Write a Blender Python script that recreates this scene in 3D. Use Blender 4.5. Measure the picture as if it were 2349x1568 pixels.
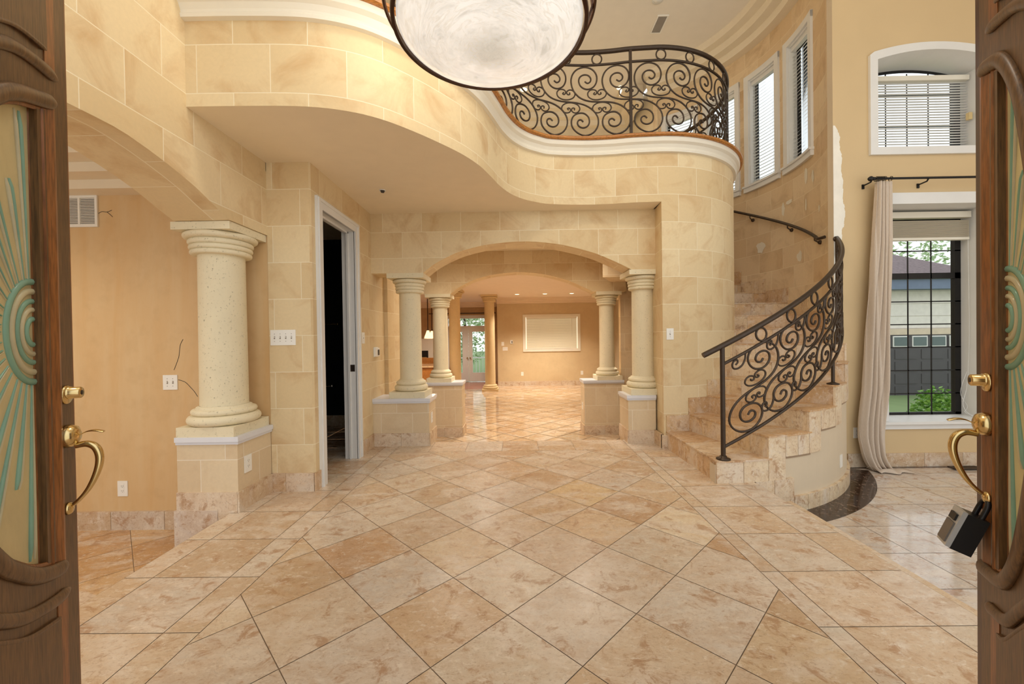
import bpy, math, random
from mathutils import Vector, Matrix, noise
random.seed(7)
sin, cos, pi, R = math.sin, math.cos, math.pi, math.radians
for o in list(bpy.data.objects): bpy.data.objects.remove(o)
scene = bpy.context.scene
COL = scene.collection

# ------------------------------------------------------------------ camera, sky, lights, exposure
CAM = (0.0, 0.0, 1.22)
cam_d = bpy.data.cameras.new('camera'); cam = bpy.data.objects.new('camera', cam_d); COL.objects.link(cam)
cam_d.sensor_width = 36.0; cam_d.lens = 930.0 / 2349.0 * 36.0; cam_d.clip_start = 0.02; cam_d.clip_end = 200
def cam_axes(p, y, r):
    fwd = Vector((-sin(y) * cos(p), cos(y) * cos(p), sin(p))); right = Vector((cos(y), sin(y), 0)); up = right.cross(fwd)
    return cos(r) * right + sin(r) * up, -sin(r) * right + cos(r) * up, fwd
ri, up, fw = cam_axes(-.0095, .00763, -.0146)
M4 = Matrix((ri, up, -fw)).transposed().to_4x4(); M4.translation = CAM
cam.matrix_world = M4
scene.camera = cam
vs = scene.view_settings
vs.view_transform = 'Standard'; vs.look = 'None'; vs.gamma = 1.0; vs.use_curve_mapping = False
vs.exposure = -0.16
w = bpy.data.worlds.new('sky'); scene.world = w; w.use_nodes = True
wn = w.node_tree.nodes; wl = w.node_tree.links
bg = wn['Background']; bg.inputs['Strength'].default_value = 1.7
wtc = wn.new('ShaderNodeTexCoord'); wsep = wn.new('ShaderNodeSeparateXYZ'); wr = wn.new('ShaderNodeValToRGB')
wl.new(wtc.outputs['Generated'], wsep.inputs[0]); wl.new(wsep.outputs['Z'], wr.inputs['Fac']); wl.new(wr.outputs['Color'], bg.inputs['Color'])
wr.color_ramp.elements[0].position = 0.0; wr.color_ramp.elements[0].color = (.80, .80, .77, 1)
wr.color_ramp.elements[1].position = 0.5; wr.color_ramp.elements[1].color = (.90, .95, 1.0, 1)

def lamp(name, kind, loc, energy, color=(1, .82, .6), size=.1, rot=None, parent=None, spot=None):
    d = bpy.data.lights.new(name, kind); d.energy = energy; d.color = color
    if kind in ('POINT', 'SPOT'): d.shadow_soft_size = size
    if kind == 'AREA': d.size = size
    if kind == 'SPOT': d.spot_size = R(spot or 120); d.spot_blend = .9
    o = bpy.data.objects.new(name, d); COL.objects.link(o); o.location = loc
    if rot: o.rotation_euler = rot
    if parent: o.parent = parent
    return o

# ------------------------------------------------------------------ materials
def lin(c):
    return tuple((x / 12.92 if x <= .04045 else ((x + .055) / 1.055) ** 2.4) for x in [v / 255 for v in c]) + (1,)
class NT:
    def __init__(s, name):
        s.m = bpy.data.materials.new(name); s.m.use_nodes = True
        s.t = s.m.node_tree; s.n = s.t.nodes; s.b = s.n['Principled BSDF']
    def add(s, kind, **kw):
        n = s.n.new('ShaderNode' + kind)
        for k, v in kw.items():
            if k in n.inputs: n.inputs[k].default_value = v
            else: setattr(n, k, v)
        return n
    def link(s, a, b): s.t.links.new(a, b)
    def mix(s, fac, a, b, mode='MIX'):
        n = s.n.new('ShaderNodeMix'); n.data_type = 'RGBA'; n.blend_type = mode
        for sock, v in ((0, fac), (6, a), (7, b)):
            if isinstance(v, bpy.types.NodeSocket): s.link(v, n.inputs[sock])
            else: n.inputs[sock].default_value = v
        return n.outputs[2]
    def ramp(s, fac, stops):
        n = s.n.new('ShaderNodeValToRGB'); e = n.color_ramp.elements
        while len(e) < len(stops): e.new(.5)
        for i, (p, c) in enumerate(stops): e[i].position = p; e[i].color = c if len(c) == 4 else tuple(c) + (1,)
        s.link(fac, n.inputs['Fac']); return n.outputs['Color']
    def noise(s, vec, scale, detail=4, rough=.55, dist=0.):
        n = s.add('TexNoise'); n.inputs['Scale'].default_value = scale; n.inputs['Detail'].default_value = detail
        n.inputs['Roughness'].default_value = rough; n.inputs['Distortion'].default_value = dist
        s.link(vec, n.inputs['Vector']); return n.outputs['Fac']
    def obj(s): return s.add('TexCoord').outputs['Object']
    def uv(s): return s.add('TexCoord').outputs['UV']
    def scale(s, vec, v):
        n = s.add('Mapping'); n.inputs['Scale'].default_value = v; s.link(vec, n.inputs['Vector']); return n.outputs[0]
    def bump(s, h, strength=.2, dist=.01):
        n = s.add('Bump'); n.inputs['Strength'].default_value = strength; n.inputs['Distance'].default_value = dist
        s.link(h, n.inputs['Height']); s.link(n.outputs[0], s.b.inputs['Normal'])
    def done(s, rough=.5, metal=0., spec=None, color=None):
        s.b.inputs['Roughness'].default_value = rough; s.b.inputs['Metallic'].default_value = metal
        if spec is not None: s.b.inputs['Specular IOR Level'].default_value = spec
        if color is not None:
            if isinstance(color, bpy.types.NodeSocket): s.link(color, s.b.inputs['Base Color'])
            else: s.b.inputs['Base Color'].default_value = color
        return s.m
G1 = (1, 1, 1, 1); G0 = (0, 0, 0, 1)
def plain(name, rgb, rough=.5, metal=0., var=.06, scale=6., bump=0., spec=None):
    t = NT(name); c = lin(rgb); v = t.noise(t.obj(), scale)
    lo = tuple(x * (1 - var) for x in c[:3]) + (1,); hi = tuple(min(1, x * (1 + var)) for x in c[:3]) + (1,)
    col = t.ramp(v, [(.3, lo), (.7, hi)])
    if bump: t.bump(t.noise(t.obj(), scale * 8), bump)
    return t.done(rough, metal, spec, col)
def stone_block(name, a, b, joint, bw=.45, rh=.2965, rough=.6, stain=(176, 128, 72), stainamt=.45, u0=.07, v0=.0815):
    """ashlar veneer: running-bond blocks with pale joints (UV = metres)"""
    t = NT(name); uv = t.uv(); sp = t.add('SeparateXYZ'); t.link(uv, sp.inputs[0])
    def ma(op, x, y=None):
        n = t.add('Math', operation=op)
        for i, q in enumerate((x, y)):
            if q is None: continue
            if isinstance(q, bpy.types.NodeSocket): t.link(q, n.inputs[i])
            else: n.inputs[i].default_value = q
        return n.outputs[0]
    v = ma('DIVIDE', ma('SUBTRACT', sp.outputs['Y'], v0), rh); row = ma('FLOOR', v); fv = ma('FRACT', v)
    half = ma('MULTIPLY', ma('FLOORED_MODULO', ma('ADD', row, 1.), 2.), .5)
    u = ma('ADD', ma('DIVIDE', ma('SUBTRACT', sp.outputs['X'], u0), bw), half); colu = ma('FLOOR', u); fu = ma('FRACT', u)
    du = ma('MULTIPLY', ma('MINIMUM', fu, ma('SUBTRACT', 1., fu)), bw); dv = ma('MULTIPLY', ma('MINIMUM', fv, ma('SUBTRACT', 1., fv)), rh)
    d = ma('MINIMUM', du, dv); fac = t.ramp(d, [(.0016, G1), (.0034, G0)])
    cb = t.add('CombineXYZ'); t.link(colu, cb.inputs[0]); t.link(row, cb.inputs[1]); wnz = t.add('TexWhiteNoise'); t.link(cb.outputs[0], wnz.inputs['Vector'])
    rnd = wnz.outputs['Value']
    base = t.ramp(rnd, [(0., lin(a)), (.55, lin([(x + y) / 2 for x, y in zip(a, b)])), (1., lin(b))])
    ob = t.obj(); sc = t.add('VectorMath', operation='SCALE'); t.link(wnz.outputs['Color'], sc.inputs[0]); sc.inputs['Scale'].default_value = 9.
    add = t.add('VectorMath', operation='ADD'); t.link(ob, add.inputs[0]); t.link(sc.outputs[0], add.inputs[1])
    cl = t.noise(add.outputs[0], 2.8, 8, .62, .8)
    m = t.ramp(cl, [(.50, G0), (.76, (stainamt,) * 3 + (1,))])
    base = t.mix(m, base, lin(stain))
    fine = t.noise(ob, 45, 3); base = t.mix(t.ramp(fine, [(.35, (.10,) * 3 + (1,)), (.65, G0)]), base, lin([x * .8 for x in a]))
    col = t.mix(fac, base, lin(joint))
    t.bump(t.ramp(d, [(.0, G0), (.004, G1)]), .25, .002)
    return t.done(rough, spec=.3, color=col)
def travertine(name, rough=.2, gain=1.0, rowjoint=False):
    """per-tile tint comes from the 'tint' colour attribute (the stone each tile was cut from)"""
    t = NT(name); ob = t.obj()
    at = t.add('Attribute', attribute_name='tint'); sd = t.add('Attribute', attribute_name='seed')
    sc = t.add('VectorMath', operation='SCALE'); t.link(sd.outputs['Color'], sc.inputs[0]); sc.inputs['Scale'].default_value = 37.
    add = t.add('VectorMath', operation='ADD'); t.link(ob, add.inputs[0]); t.link(sc.outputs[0], add.inputs[1])
    v = add.outputs[0]
    st = t.scale(v, (1., 2.1, 1.))
    n1 = t.noise(st, 4.0, 10, .66, 1.4); n2 = t.noise(v, 9., 12, .72, .6); n3 = t.noise(st, 60., 4, .6); n5 = t.noise(t.scale(v, (1., 1.6, 1.)), 26., 8, .75, .5); n4 = t.noise(st, 2.4, 5, .6, .8)
    base = t.mix(t.ramp(n1, [(.38, G0), (.70, (.65,) * 3 + (1,))]), at.outputs['Color'], lin((196, 162, 126)))
    base = t.mix(t.ramp(n4, [(.50, G0), (.62, (.7,) * 3 + (1,))]), base, lin((222, 206, 186)))
    base = t.mix(t.ramp(n2, [(.54, G0), (.62, (.68,) * 3 + (1,))]), base, lin((170, 126, 86)))
    base = t.mix(t.ramp(n2, [(.30, (.8,) * 3 + (1,)), (.36, G0)]), base, lin((232, 218, 200)))
    base = t.mix(t.ramp(n5, [(.36, (.75,) * 3 + (1,)), (.46, G0)]), base, lin((228, 214, 194)))
    base = t.mix(t.ramp(n5, [(.55, G0), (.66, (.5,) * 3 + (1,))]), base, lin((176, 136, 98)))
    base = t.mix(t.ramp(n3, [(.34, (.35,) * 3 + (1,)), (.42, G0)]), base, lin((150, 110, 76)))
    t.bump(n3, .06, .002)
    rr = t.ramp(n2, [(.3, (rough * .8,) * 3 + (1,)), (.7, (rough * 1.5,) * 3 + (1,))]); t.link(rr, t.b.inputs['Roughness'])
    m = t.done(rough, spec=.5, color=base); t.link(rr, t.b.inputs['Roughness']); return m
def wood(name, a, b, rough=.35, ax=(9, 9, .7)):
    t = NT(name); v = t.scale(t.obj(), ax)
    n1 = t.noise(v, 2.2, 8, .65, .6); n2 = t.noise(t.scale(t.obj(), tuple(x * 7 for x in ax)), 3, 4)
    col = t.ramp(n1, [(.25, lin(a)), (.75, lin(b))])
    col = t.mix(t.ramp(n2, [(.35, (.55,) * 3 + (1,)), (.6, G0)]), col, lin([x * .45 for x in a]))
    t.bump(n2, .12, .002)
    return t.done(rough, color=col)

M = {}
M['stone'] = stone_block('cream_stone_blocks', (231, 210, 169), (219, 193, 148), (243, 232, 204), stain=(194, 150, 98), stainamt=.7)
M['stone_pale'] = stone_block('pale_stone_blocks', (226, 206, 172), (216, 192, 156), (240, 230, 212), bw=.36, stainamt=.25)
M['stone_warm'] = stone_block('warm_stone_blocks', (232, 208, 170), (218, 188, 146), (240, 224, 192), stain=(160, 116, 66))
M['tile'] = travertine('honed_travertine', .26)
M['tile_gloss'] = travertine('polished_travertine', .07)
M['tile_rough'] = travertine('travertine_trim', .38)
M['base'] = M['tile_rough']
def coral(name, rgb):
    t = NT(name); v = t.obj(); n = t.noise(v, 70, 5, .7); n2 = t.noise(v, 7, 3)
    pits = t.ramp(n, [(.30, G0), (.40, G1)])
    c = lin(rgb)
    col = t.mix(t.ramp(n2, [(.3, G0), (.7, (.35,) * 3 + (1,))]), c, lin([x * .93 for x in rgb]))
    col = t.mix(pits, lin([x * .72 for x in rgb]), col)
    t.bump(pits, .5, .004); return t.done(.85, spec=.2, color=col)
M['coral'] = coral('coral_stone', (234, 221, 188))
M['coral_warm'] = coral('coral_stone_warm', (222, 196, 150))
M['ceiling'] = plain('ceiling_paint', (240, 224, 194), .8, var=.02)
M['ceiling_hi'] = plain('high_ceiling_paint', (236, 226, 210), .8, var=.02)
M['cornice'] = plain('cornice_paint', (234, 220, 194), .7, var=.02)
M['white'] = plain('white_gloss_paint', (228, 226, 221), .35, var=.02)
M['whitetrim'] = plain('cream_gloss_trim', (232, 224, 206), .4, var=.02)
def faux(name, a, b, vscale=(3, 3, .5)):
    t = NT(name); n = t.noise(t.scale(t.obj(), vscale), 1.6, 8, .6, .5); n2 = t.noise(t.obj(), 9, 6)
    col = t.ramp(n, [(.3, lin(a)), (.7, lin(b))]); col = t.mix(t.ramp(n2, [(.5, G0), (.8, (.3,) * 3 + (1,))]), col, lin([x * .88 for x in a]))
    return t.done(.55, color=col)
M['faux'] = faux('brushed_plaster', (212, 172, 118), (218, 188, 142))
M['faux_far'] = faux('sponged_plaster', (214, 192, 152), (204, 178, 138), (1, 1, 1))
M['yellow'] = plain('yellow_wall_paint', (211, 184, 140), .7, var=.03, scale=1.5)
M['beige'] = plain('beige_wall_paint', (212, 194, 166), .6, var=.02)
M['wood'] = wood('mahogany', (92, 64, 36), (118, 84, 50), .38)
M['wood_red'] = wood('varnished_mahogany', (112, 64, 28), (160, 100, 50), .32)
M['wood_dark'] = wood('dark_mahogany', (60, 30, 16), (86, 46, 26), .35)
M['wood_oak'] = wood('oak_nosing', (176, 112, 48), (206, 140, 70), .3, (2, 2, 9))
M['bronze'] = plain('bronze_iron', (72, 60, 50), .38, .7, var=.1, scale=20)
M['bronze_hi'] = plain('brushed_bronze', (66, 40, 26), .35, .6)
M['black'] = plain('black_metal', (26, 24, 24), .4, .3)
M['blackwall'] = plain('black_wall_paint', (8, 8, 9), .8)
M['brass'] = plain('polished_brass', (212, 186, 132), .2, 1., var=.03)
M['chrome'] = plain('polished_chrome', (200, 196, 188), .15, 1., var=.02)
M['plate'] = plain('white_plastic', (240, 236, 226), .35, var=.01)
M['slot'] = plain('plate_slot', (150, 140, 128), .5)
M['slot_dark'] = plain('dark_slot', (60, 52, 46), .5)
M['grout'] = plain('grout', (158, 134, 108), .8)
M['grout_pale'] = plain('pale_grout', (214, 196, 168), .8)
def fabric(name, rgb):
    t = NT(name); n = t.noise(t.scale(t.obj(), (1, 1, .3)), 120, 3); t.bump(n, .15, .002)
    return t.done(.9, spec=.1, color=t.mix(t.ramp(n, [(.4, G0), (.6, (.3,) * 3 + (1,))]), lin(rgb), lin([x * .92 for x in rgb])))
M['curtain'] = fabric('linen_curtain', (208, 192, 174))
def marble():
    t = NT('dark_emperador_marble'); n = t.noise(t.obj(), 14, 8, .7, 1.5)
    return t.done(.08, color=t.ramp(n, [(.35, lin((34, 22, 18))), (.57, lin((58, 40, 34))), (.61, lin((150, 126, 110))), (.65, lin((46, 30, 26)))]))
M['marble'] = marble()
def blindmat(name, rgb, tr=.25):
    t = NT(name); t.b.inputs['Transmission Weight'].default_value = 0.
    tl = t.add('BsdfTranslucent'); tl.inputs['Color'].default_value = lin(rgb); mx = t.add('MixShader'); mx.inputs[0].default_value = tr
    out = t.n['Material Output']; t.link(t.b.outputs[0], mx.inputs[1]); t.link(tl.outputs[0], mx.inputs[2]); t.link(mx.outputs[0], out.inputs[0])
    v = t.noise(t.obj(), 5); return t.done(.5, color=t.ramp(v, [(0, lin(rgb)), (1, lin([x * .97 for x in rgb]))]))
M['blind'] = blindmat('white_blind_slats', (248, 247, 245), .7)
M['blind_cream'] = blindmat('cream_blind_slats', (226, 214, 190), .35)
def glassmat():
    t = NT('clear_glass'); tr = t.add('BsdfTransparent'); gl = t.add('BsdfGlossy'); gl.inputs['Roughness'].default_value = .03
    n = t.noise(t.obj(), 2.); lw = t.add('LayerWeight'); lw.inputs['Blend'].default_value = .12
    tr.inputs['Color'].default_value = (.93, .95, .95, 1); rough = t.ramp(n, [(0, (.02,) * 3), (1, (.05,) * 3)]); t.link(rough, gl.inputs['Roughness'])
    mx = t.add('MixShader'); t.link(lw.outputs['Fresnel'], mx.inputs[0]); t.link(tr.outputs[0], mx.inputs[1]); t.link(gl.outputs[0], mx.inputs[2])
    t.link(mx.outputs[0], t.n['Material Output'].inputs[0]); return t.m
M['glass'] = glassmat()
def alabaster():
    t = NT('lit_alabaster_glass'); ob = t.obj(); sp = t.add('SeparateXYZ'); t.link(ob, sp.inputs[0])
    def ma(op, x, y):
        n = t.add('Math', operation=op)
        for i, q in enumerate((x, y)):
            if isinstance(q, bpy.types.NodeSocket): t.link(q, n.inputs[i])
            else: n.inputs[i].default_value = q
        return n.outputs[0]
    r = ma('SQRT', ma('ADD', ma('MULTIPLY', sp.outputs['X'], sp.outputs['X']), ma('MULTIPLY', sp.outputs['Y'], sp.outputs['Y'])), 0.)
    th = ma('ARCTAN2', sp.outputs['X'], sp.outputs['Y']); cb = t.add('CombineXYZ')
    t.link(ma('MULTIPLY', r, 13.), cb.inputs[0]); t.link(ma('MULTIPLY', th, .9), cb.inputs[1])
    n = t.noise(cb.outputs[0], 1.5, 8, .6, 1.3); n2 = t.noise(ob, 3.0, 4, .5, 1.5)
    col = t.ramp(n, [(.30, lin((206, 203, 194))), (.50, lin((238, 236, 230))), (.54, lin((224, 219, 208))), (.58, lin((240, 238, 232)))])
    col = t.mix(t.ramp(n2, [(.45, G0), (.75, (.4,) * 3 + (1,))]), col, lin((196, 192, 182)))
    col = t.mix(t.ramp(r, [(.05, (.55,) * 3 + (1,)), (.17, G0)]), col, lin((170, 168, 156)))
    t.b.inputs['Emission Strength'].default_value = .72; t.link(col, t.b.inputs['Emission Color'])
    return t.done(.12, color=col)
M['alabaster'] = alabaster()
def emis(name, rgb, s):
    t = NT(name); n = t.noise(t.obj(), 3.); c = t.ramp(n, [(0, lin(rgb)), (1, lin([x * .97 for x in rgb]))])
    t.link(c, t.b.inputs['Emission Color']); t.b.inputs['Emission Strength'].default_value = s; return t.done(.5, color=c)
M['bulb'] = emis('lit_bulb', (255, 226, 170), 6.)
M['pendant_glass'] = emis('lit_frosted_shade', (255, 222, 170), 1.6)
def carved(name, rgb, tr):
    t = NT(name); n = t.noise(t.scale(t.obj(), (1, 1, .5)), 14, 6, .6, .3)
    col = t.mix(t.ramp(n, [(.4, G0), (.75, (.5,) * 3 + (1,))]), lin(rgb), lin([x * .86 for x in rgb]))
    tl = t.add('BsdfTranslucent'); t.link(col, tl.inputs['Color']); mx = t.add('MixShader'); mx.inputs[0].default_value = tr
    t.link(t.b.outputs[0], mx.inputs[1]); t.link(tl.outputs[0], mx.inputs[2]); t.link(mx.outputs[0], t.n['Material Output'].inputs[0])
    t.bump(t.noise(t.obj(), 60, 3), .15, .002)
    return t.done(.22, color=col)
M['etched'] = carved('frosted_door_glass', (222, 208, 164), .4)
M['green_glass'] = carved('green_carved_glass', (164, 202, 178), .45)
M['etched_ridge'] = carved('carved_glass_ridge', (222, 210, 172), .35)

# ------------------------------------------------------------------ mesh builder
class MB:
    def __init__(s): s.v = []; s.f = []; s.uv = []; s.mi = []; s.sm = []; s.tint = []; s.seed = []
    def face(s, pts, uv=None, m=0, smooth=False, tint=None):
        i = len(s.v); s.v += [tuple(p) for p in pts]; s.f.append(tuple(range(i, i + len(pts))))
        if uv is None:
            a = Vector(pts[0]); n = Vector((0, 0, 0))
            for k in range(1, len(pts) - 1): n += (Vector(pts[k]) - a).cross(Vector(pts[k + 1]) - a)
            n = n.normalized() if n.length > 1e-12 else Vector((0, 0, 1))
            if abs(n.z) > .7: uv = [(p[0], p[1]) for p in pts]
            else:
                tx = Vector((n.y, -n.x, 0)).normalized()
                if abs(tx.x) > abs(tx.y):
                    if tx.x < 0: tx = -tx
                elif tx.y < 0: tx = -tx
                uv = [(p[0] * tx.x + p[1] * tx.y, p[2]) for p in pts]
        s.uv.append(uv); s.mi.append(m); s.sm.append(smooth); s.tint.append(tint)
    def grid(s, rows, uvrows=None, m=0, smooth=True, closed=False, flip=False, tint=None):
        """rows of points -> quads sharing vertices"""
        i0 = len(s.v); nr = len(rows); nc = len(rows[0])
        for r in rows: s.v += [tuple(p) for p in r]
        for i in range(nr - 1):
            for j in range(nc if closed else nc - 1):
                j2 = (j + 1) % nc
                q = [i0 + i * nc + j, i0 + i * nc + j2, i0 + (i + 1) * nc + j2, i0 + (i + 1) * nc + j]
                if uvrows: uv = [uvrows[i][j], uvrows[i][j2], uvrows[i + 1][j2], uvrows[i + 1][j]]
                else: uv = [(0, 0)] * 4
                if flip: q.reverse(); uv = uv[::-1]
                s.f.append(tuple(q)); s.uv.append(uv); s.mi.append(m); s.sm.append(smooth); s.tint.append(tint)
    def box(s, x0, x1, y0, y1, z0, z1, m=0, tint=None, skip=''):
        P = [(x0, y0, z0), (x1, y0, z0), (x1, y1, z0), (x0, y1, z0), (x0, y0, z1), (x1, y0, z1), (x1, y1, z1), (x0, y1, z1)]
        for k, q in (('b', (3, 2, 1, 0)), ('t', (4, 5, 6, 7)), ('f', (0, 1, 5, 4)), ('r', (1, 2, 6, 5)), ('k', (2, 3, 7, 6)), ('l', (3, 0, 4, 7))):
            if k not in skip: s.face([P[i] for i in q], m=m, tint=tint)
        return s
    def prism(s, poly, z0, z1, m=0, top=True, bottom=True, tint=None):
        """poly counter-clockwise seen from above"""
        n = len(poly); u = 0
        for i in range(n):
            a, b = poly[i], poly[(i + 1) % n]; L = math.dist(a, b)
            s.face([(a[0], a[1], z0), (b[0], b[1], z0), (b[0], b[1], z1), (a[0], a[1], z1)], [(u, z0), (u + L, z0), (u + L, z1), (u, z1)], m, tint=tint); u += L
        if top: s.face([(p[0], p[1], z1) for p in poly], m=m, tint=tint)
        if bottom: s.face([(p[0], p[1], z0) for p in reversed(poly)], m=m, tint=tint)
        return s
    def extrude(s, poly, axis, a0, a1, m=0):
        """2D poly (any plane) pushed along an axis: axis 'x': poly=(y,z); 'y': poly=(x,z)"""
        f = (lambda p, a: (a, p[0], p[1])) if axis == 'x' else (lambda p, a: (p[0], a, p[1]))
        n = len(poly)
        for i in range(n):
            p, q = poly[i], poly[(i + 1) % n]; s.face([f(p, a0), f(q, a0), f(q, a1), f(p, a1)], m=m)
        s.face([f(p, a0) for p in poly], m=m); s.face([f(p, a1) for p in reversed(poly)], m=m); return s
    def lathe(s, prof, cx, cy, seg=48, m=0, smooth=True, axis='z', cz=0.):
        rows = []
        for r, z in prof:
            row = []
            for k in range(seg):
                a = 2 * pi * k / seg
                if axis == 'z': row.append((cx + r * cos(a), cy + r * sin(a), z))
                elif axis == 'y': row.append((cx + r * cos(a), z, cz + r * sin(a)))
                else: row.append((z, cy + r * cos(a), cz + r * sin(a)))
            rows.append(row)
        s.grid(rows, None, m, smooth, True); return s
    def sphere(s, c, r, seg=16, rings=8, m=0, sz=1.):
        rows = []
        for i in range(rings + 1):
            t = pi * i / rings; rr = max(r * sin(t), 1e-5)
            rows.append([(c[0] + rr * cos(2 * pi * k / seg), c[1] + rr * sin(2 * pi * k / seg), c[2] - r * sz * cos(t)) for k in range(seg)])
        s.grid(rows, None, m, True, True); return s
    def tube(s, pts, r, seg=8, closed=False, m=0, cap=True, flat=None):
        P = [Vector(p) for p in pts]; n = len(P)
        if n < 2: return s
        T = []
        for i in range(n):
            if closed: d = P[(i + 1) % n] - P[i - 1]
            else: d = P[min(i + 1, n - 1)] - P[max(i - 1, 0)]
            T.append(d.normalized() if d.length > 1e-9 else Vector((0, 0, 1)))
        up = Vector((0, 0, 1)) if abs(T[0].z) < .9 else Vector((1, 0, 0))
        N = (up - T[0] * up.dot(T[0])).normalized(); rows = []
        for i in range(n):
            N = (N - T[i] * N.dot(T[i])).normalized(); B = T[i].cross(N)
            rr = r[i] if isinstance(r, (list, tuple)) else r
            ra, rb = (rr, rr) if flat is None else (rr * flat[0], rr * flat[1])
            rows.append([tuple(P[i] + N * (ra * cos(2 * pi * k / seg)) + B * (rb * sin(2 * pi * k / seg))) for k in range(seg)])
        if closed: rows.append(rows[0])
        s.grid(rows, None, m, seg > 4, True)
        if cap and not closed:
            s.face(list(reversed(rows[0])), [(0, 0)] * seg, m); s.face(rows[-1], [(0, 0)] * seg, m)
        return s
    def polar(s, cx, cy, t0, t1, r0, r1, z0, z1, m=0, n=None, tint=None, faces='iotblr', smooth=False):
        """sector block around the stair centre, angle from -y towards +x, degrees"""
        n = n or max(1, int(abs(t1 - t0) / 3) + 1)
        A = [R(t0 + (t1 - t0) * k / n) for k in range(n + 1)]
        p = lambda r, a, z: (cx + r * sin(a), cy - r * cos(a), z)
        for k in range(n):
            a, b = A[k], A[k + 1]
            if 'o' in faces: s.face([p(r1, a, z0), p(r1, b, z0), p(r1, b, z1), p(r1, a, z1)], [(a * r1, z0), (b * r1, z0), (b * r1, z1), (a * r1, z1)], m, smooth, tint)
            if 'i' in faces: s.face([p(r0, b, z0), p(r0, a, z0), p(r0, a, z1), p(r0, b, z1)], [(b * r0, z0), (a * r0, z0), (a * r0, z1), (b * r0, z1)], m, smooth, tint)
            if 't' in faces: s.face([p(r0, a, z1), p(r1, a, z1), p(r1, b, z1), p(r0, b, z1)], None, m, False, tint)
            if 'b' in faces: s.face([p(r0, b, z0), p(r1, b, z0), p(r1, a, z0), p(r0, a, z0)], None, m, False, tint)
        if 'l' in faces: s.face([p(r0, A[0], z0), p(r1, A[0], z0), p(r1, A[0], z1), p(r0, A[0], z1)], [(r0, z0), (r1, z0), (r1, z1), (r0, z1)], m, False, tint)
        if 'r' in faces: s.face([p(r1, A[-1], z0), p(r0, A[-1], z0), p(r0, A[-1], z1), p(r1, A[-1], z1)], [(r1, z0), (r0, z0), (r0, z1), (r1, z1)], m, False, tint)
        return s
    def build(s, name, mats, parent=None, loc=None, bevel=0., smooth_angle=None, solid=0.):
        me = bpy.data.meshes.new(name); me.from_pydata(s.v, [], s.f)
        if not isinstance(mats, (list, tuple)): mats = [mats]
        for mm in mats: me.materials.append(mm)
        ul = me.uv_layers.new(name='UVMap'); tl = me.color_attributes.new('tint', 'FLOAT_COLOR', 'CORNER'); sl = me.color_attributes.new('seed', 'FLOAT_COLOR', 'CORNER')
        uvs = []; tc = []; sc = []; rng = random.Random(len(s.v) * 7 + len(s.f))
        base = rng.random()
        for fi, f in enumerate(s.f):
            for c in s.uv[fi]: uvs += [c[0], c[1]]
            ti = s.tint[fi]
            if ti is None: col, sd = lin((218, 194, 160)), (base, base, base, 1)
            else: col, sd = lin(ti[:3]), (ti[3], ti[3] * 1.7 % 1, ti[3] * 2.3 % 1, 1)
            for _ in f: tc += list(col); sc += list(sd)
        me.uv_layers['UVMap'].data.foreach_set('uv', uvs); me.color_attributes['tint'].data.foreach_set('color', tc); me.color_attributes['seed'].data.foreach_set('color', sc)
        me.polygons.foreach_set('material_index', s.mi); me.polygons.foreach_set('use_smooth', s.sm)
        me.update()
        o = bpy.data.objects.new(name, me); COL.objects.link(o)
        if parent: o.parent = parent
        if loc: o.location = loc
        if bevel:
            b = o.modifiers.new('bevel', 'BEVEL'); b.width = bevel; b.segments = 2; b.limit_method = 'ANGLE'
        if solid:
            b = o.modifiers.new('solid', 'SOLIDIFY'); b.thickness = solid
        return o
def struct(o, kind='structure'): o['kind'] = kind; return o
def tag(o, label, cat, group=None):
    o['label'] = label; o['category'] = cat
    if group: o['group'] = group
    return o
def thing(name, label, cat, loc=(0, 0, 0), rz=0., group=None):
    o = bpy.data.objects.new(name, None); COL.objects.link(o); o.location = loc; o.rotation_euler = (0, 0, rz)
    o.empty_display_size = .1
    return tag(o, label, cat, group)
def catmull(pts, n=4, closed=False):
    P = [Vector(p) for p in pts]; out = []; L = len(P)
    for i in range(L if closed else L - 1):
        if closed: p0, p1, p2, p3 = P[i - 1], P[i], P[(i + 1) % L], P[(i + 2) % L]
        else: p0, p1, p2, p3 = P[max(i - 1, 0)], P[i], P[i + 1], P[min(i + 2, L - 1)]
        for k in range(n):
            t = k / n
            out.append(.5 * (2 * p1 + (p2 - p0) * t + (2 * p0 - 5 * p1 + 4 * p2 - p3) * t * t + (3 * p1 - p0 - 3 * p2 + p3) * t ** 3))
    if not closed: out.append(P[-1].copy())
    return out

# ------------------------------------------------------------------ common dimensions
CX, CY = 1.60, 5.70           # centre of the winding stair
RI, RO, RW = 1.30, 2.36, 2.25 # inner drum, outer stringer, curved outer wall (inner face)
ZL, ZF, ZS, ZC = -.30, -.40, 2.67, 6.0
RIS, TH = .185, 11.2
def pol(r, deg, z=None):
    a = R(deg); p = (CX + r * sin(a), CY - r * cos(a))
    return p if z is None else p + (z,)

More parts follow.
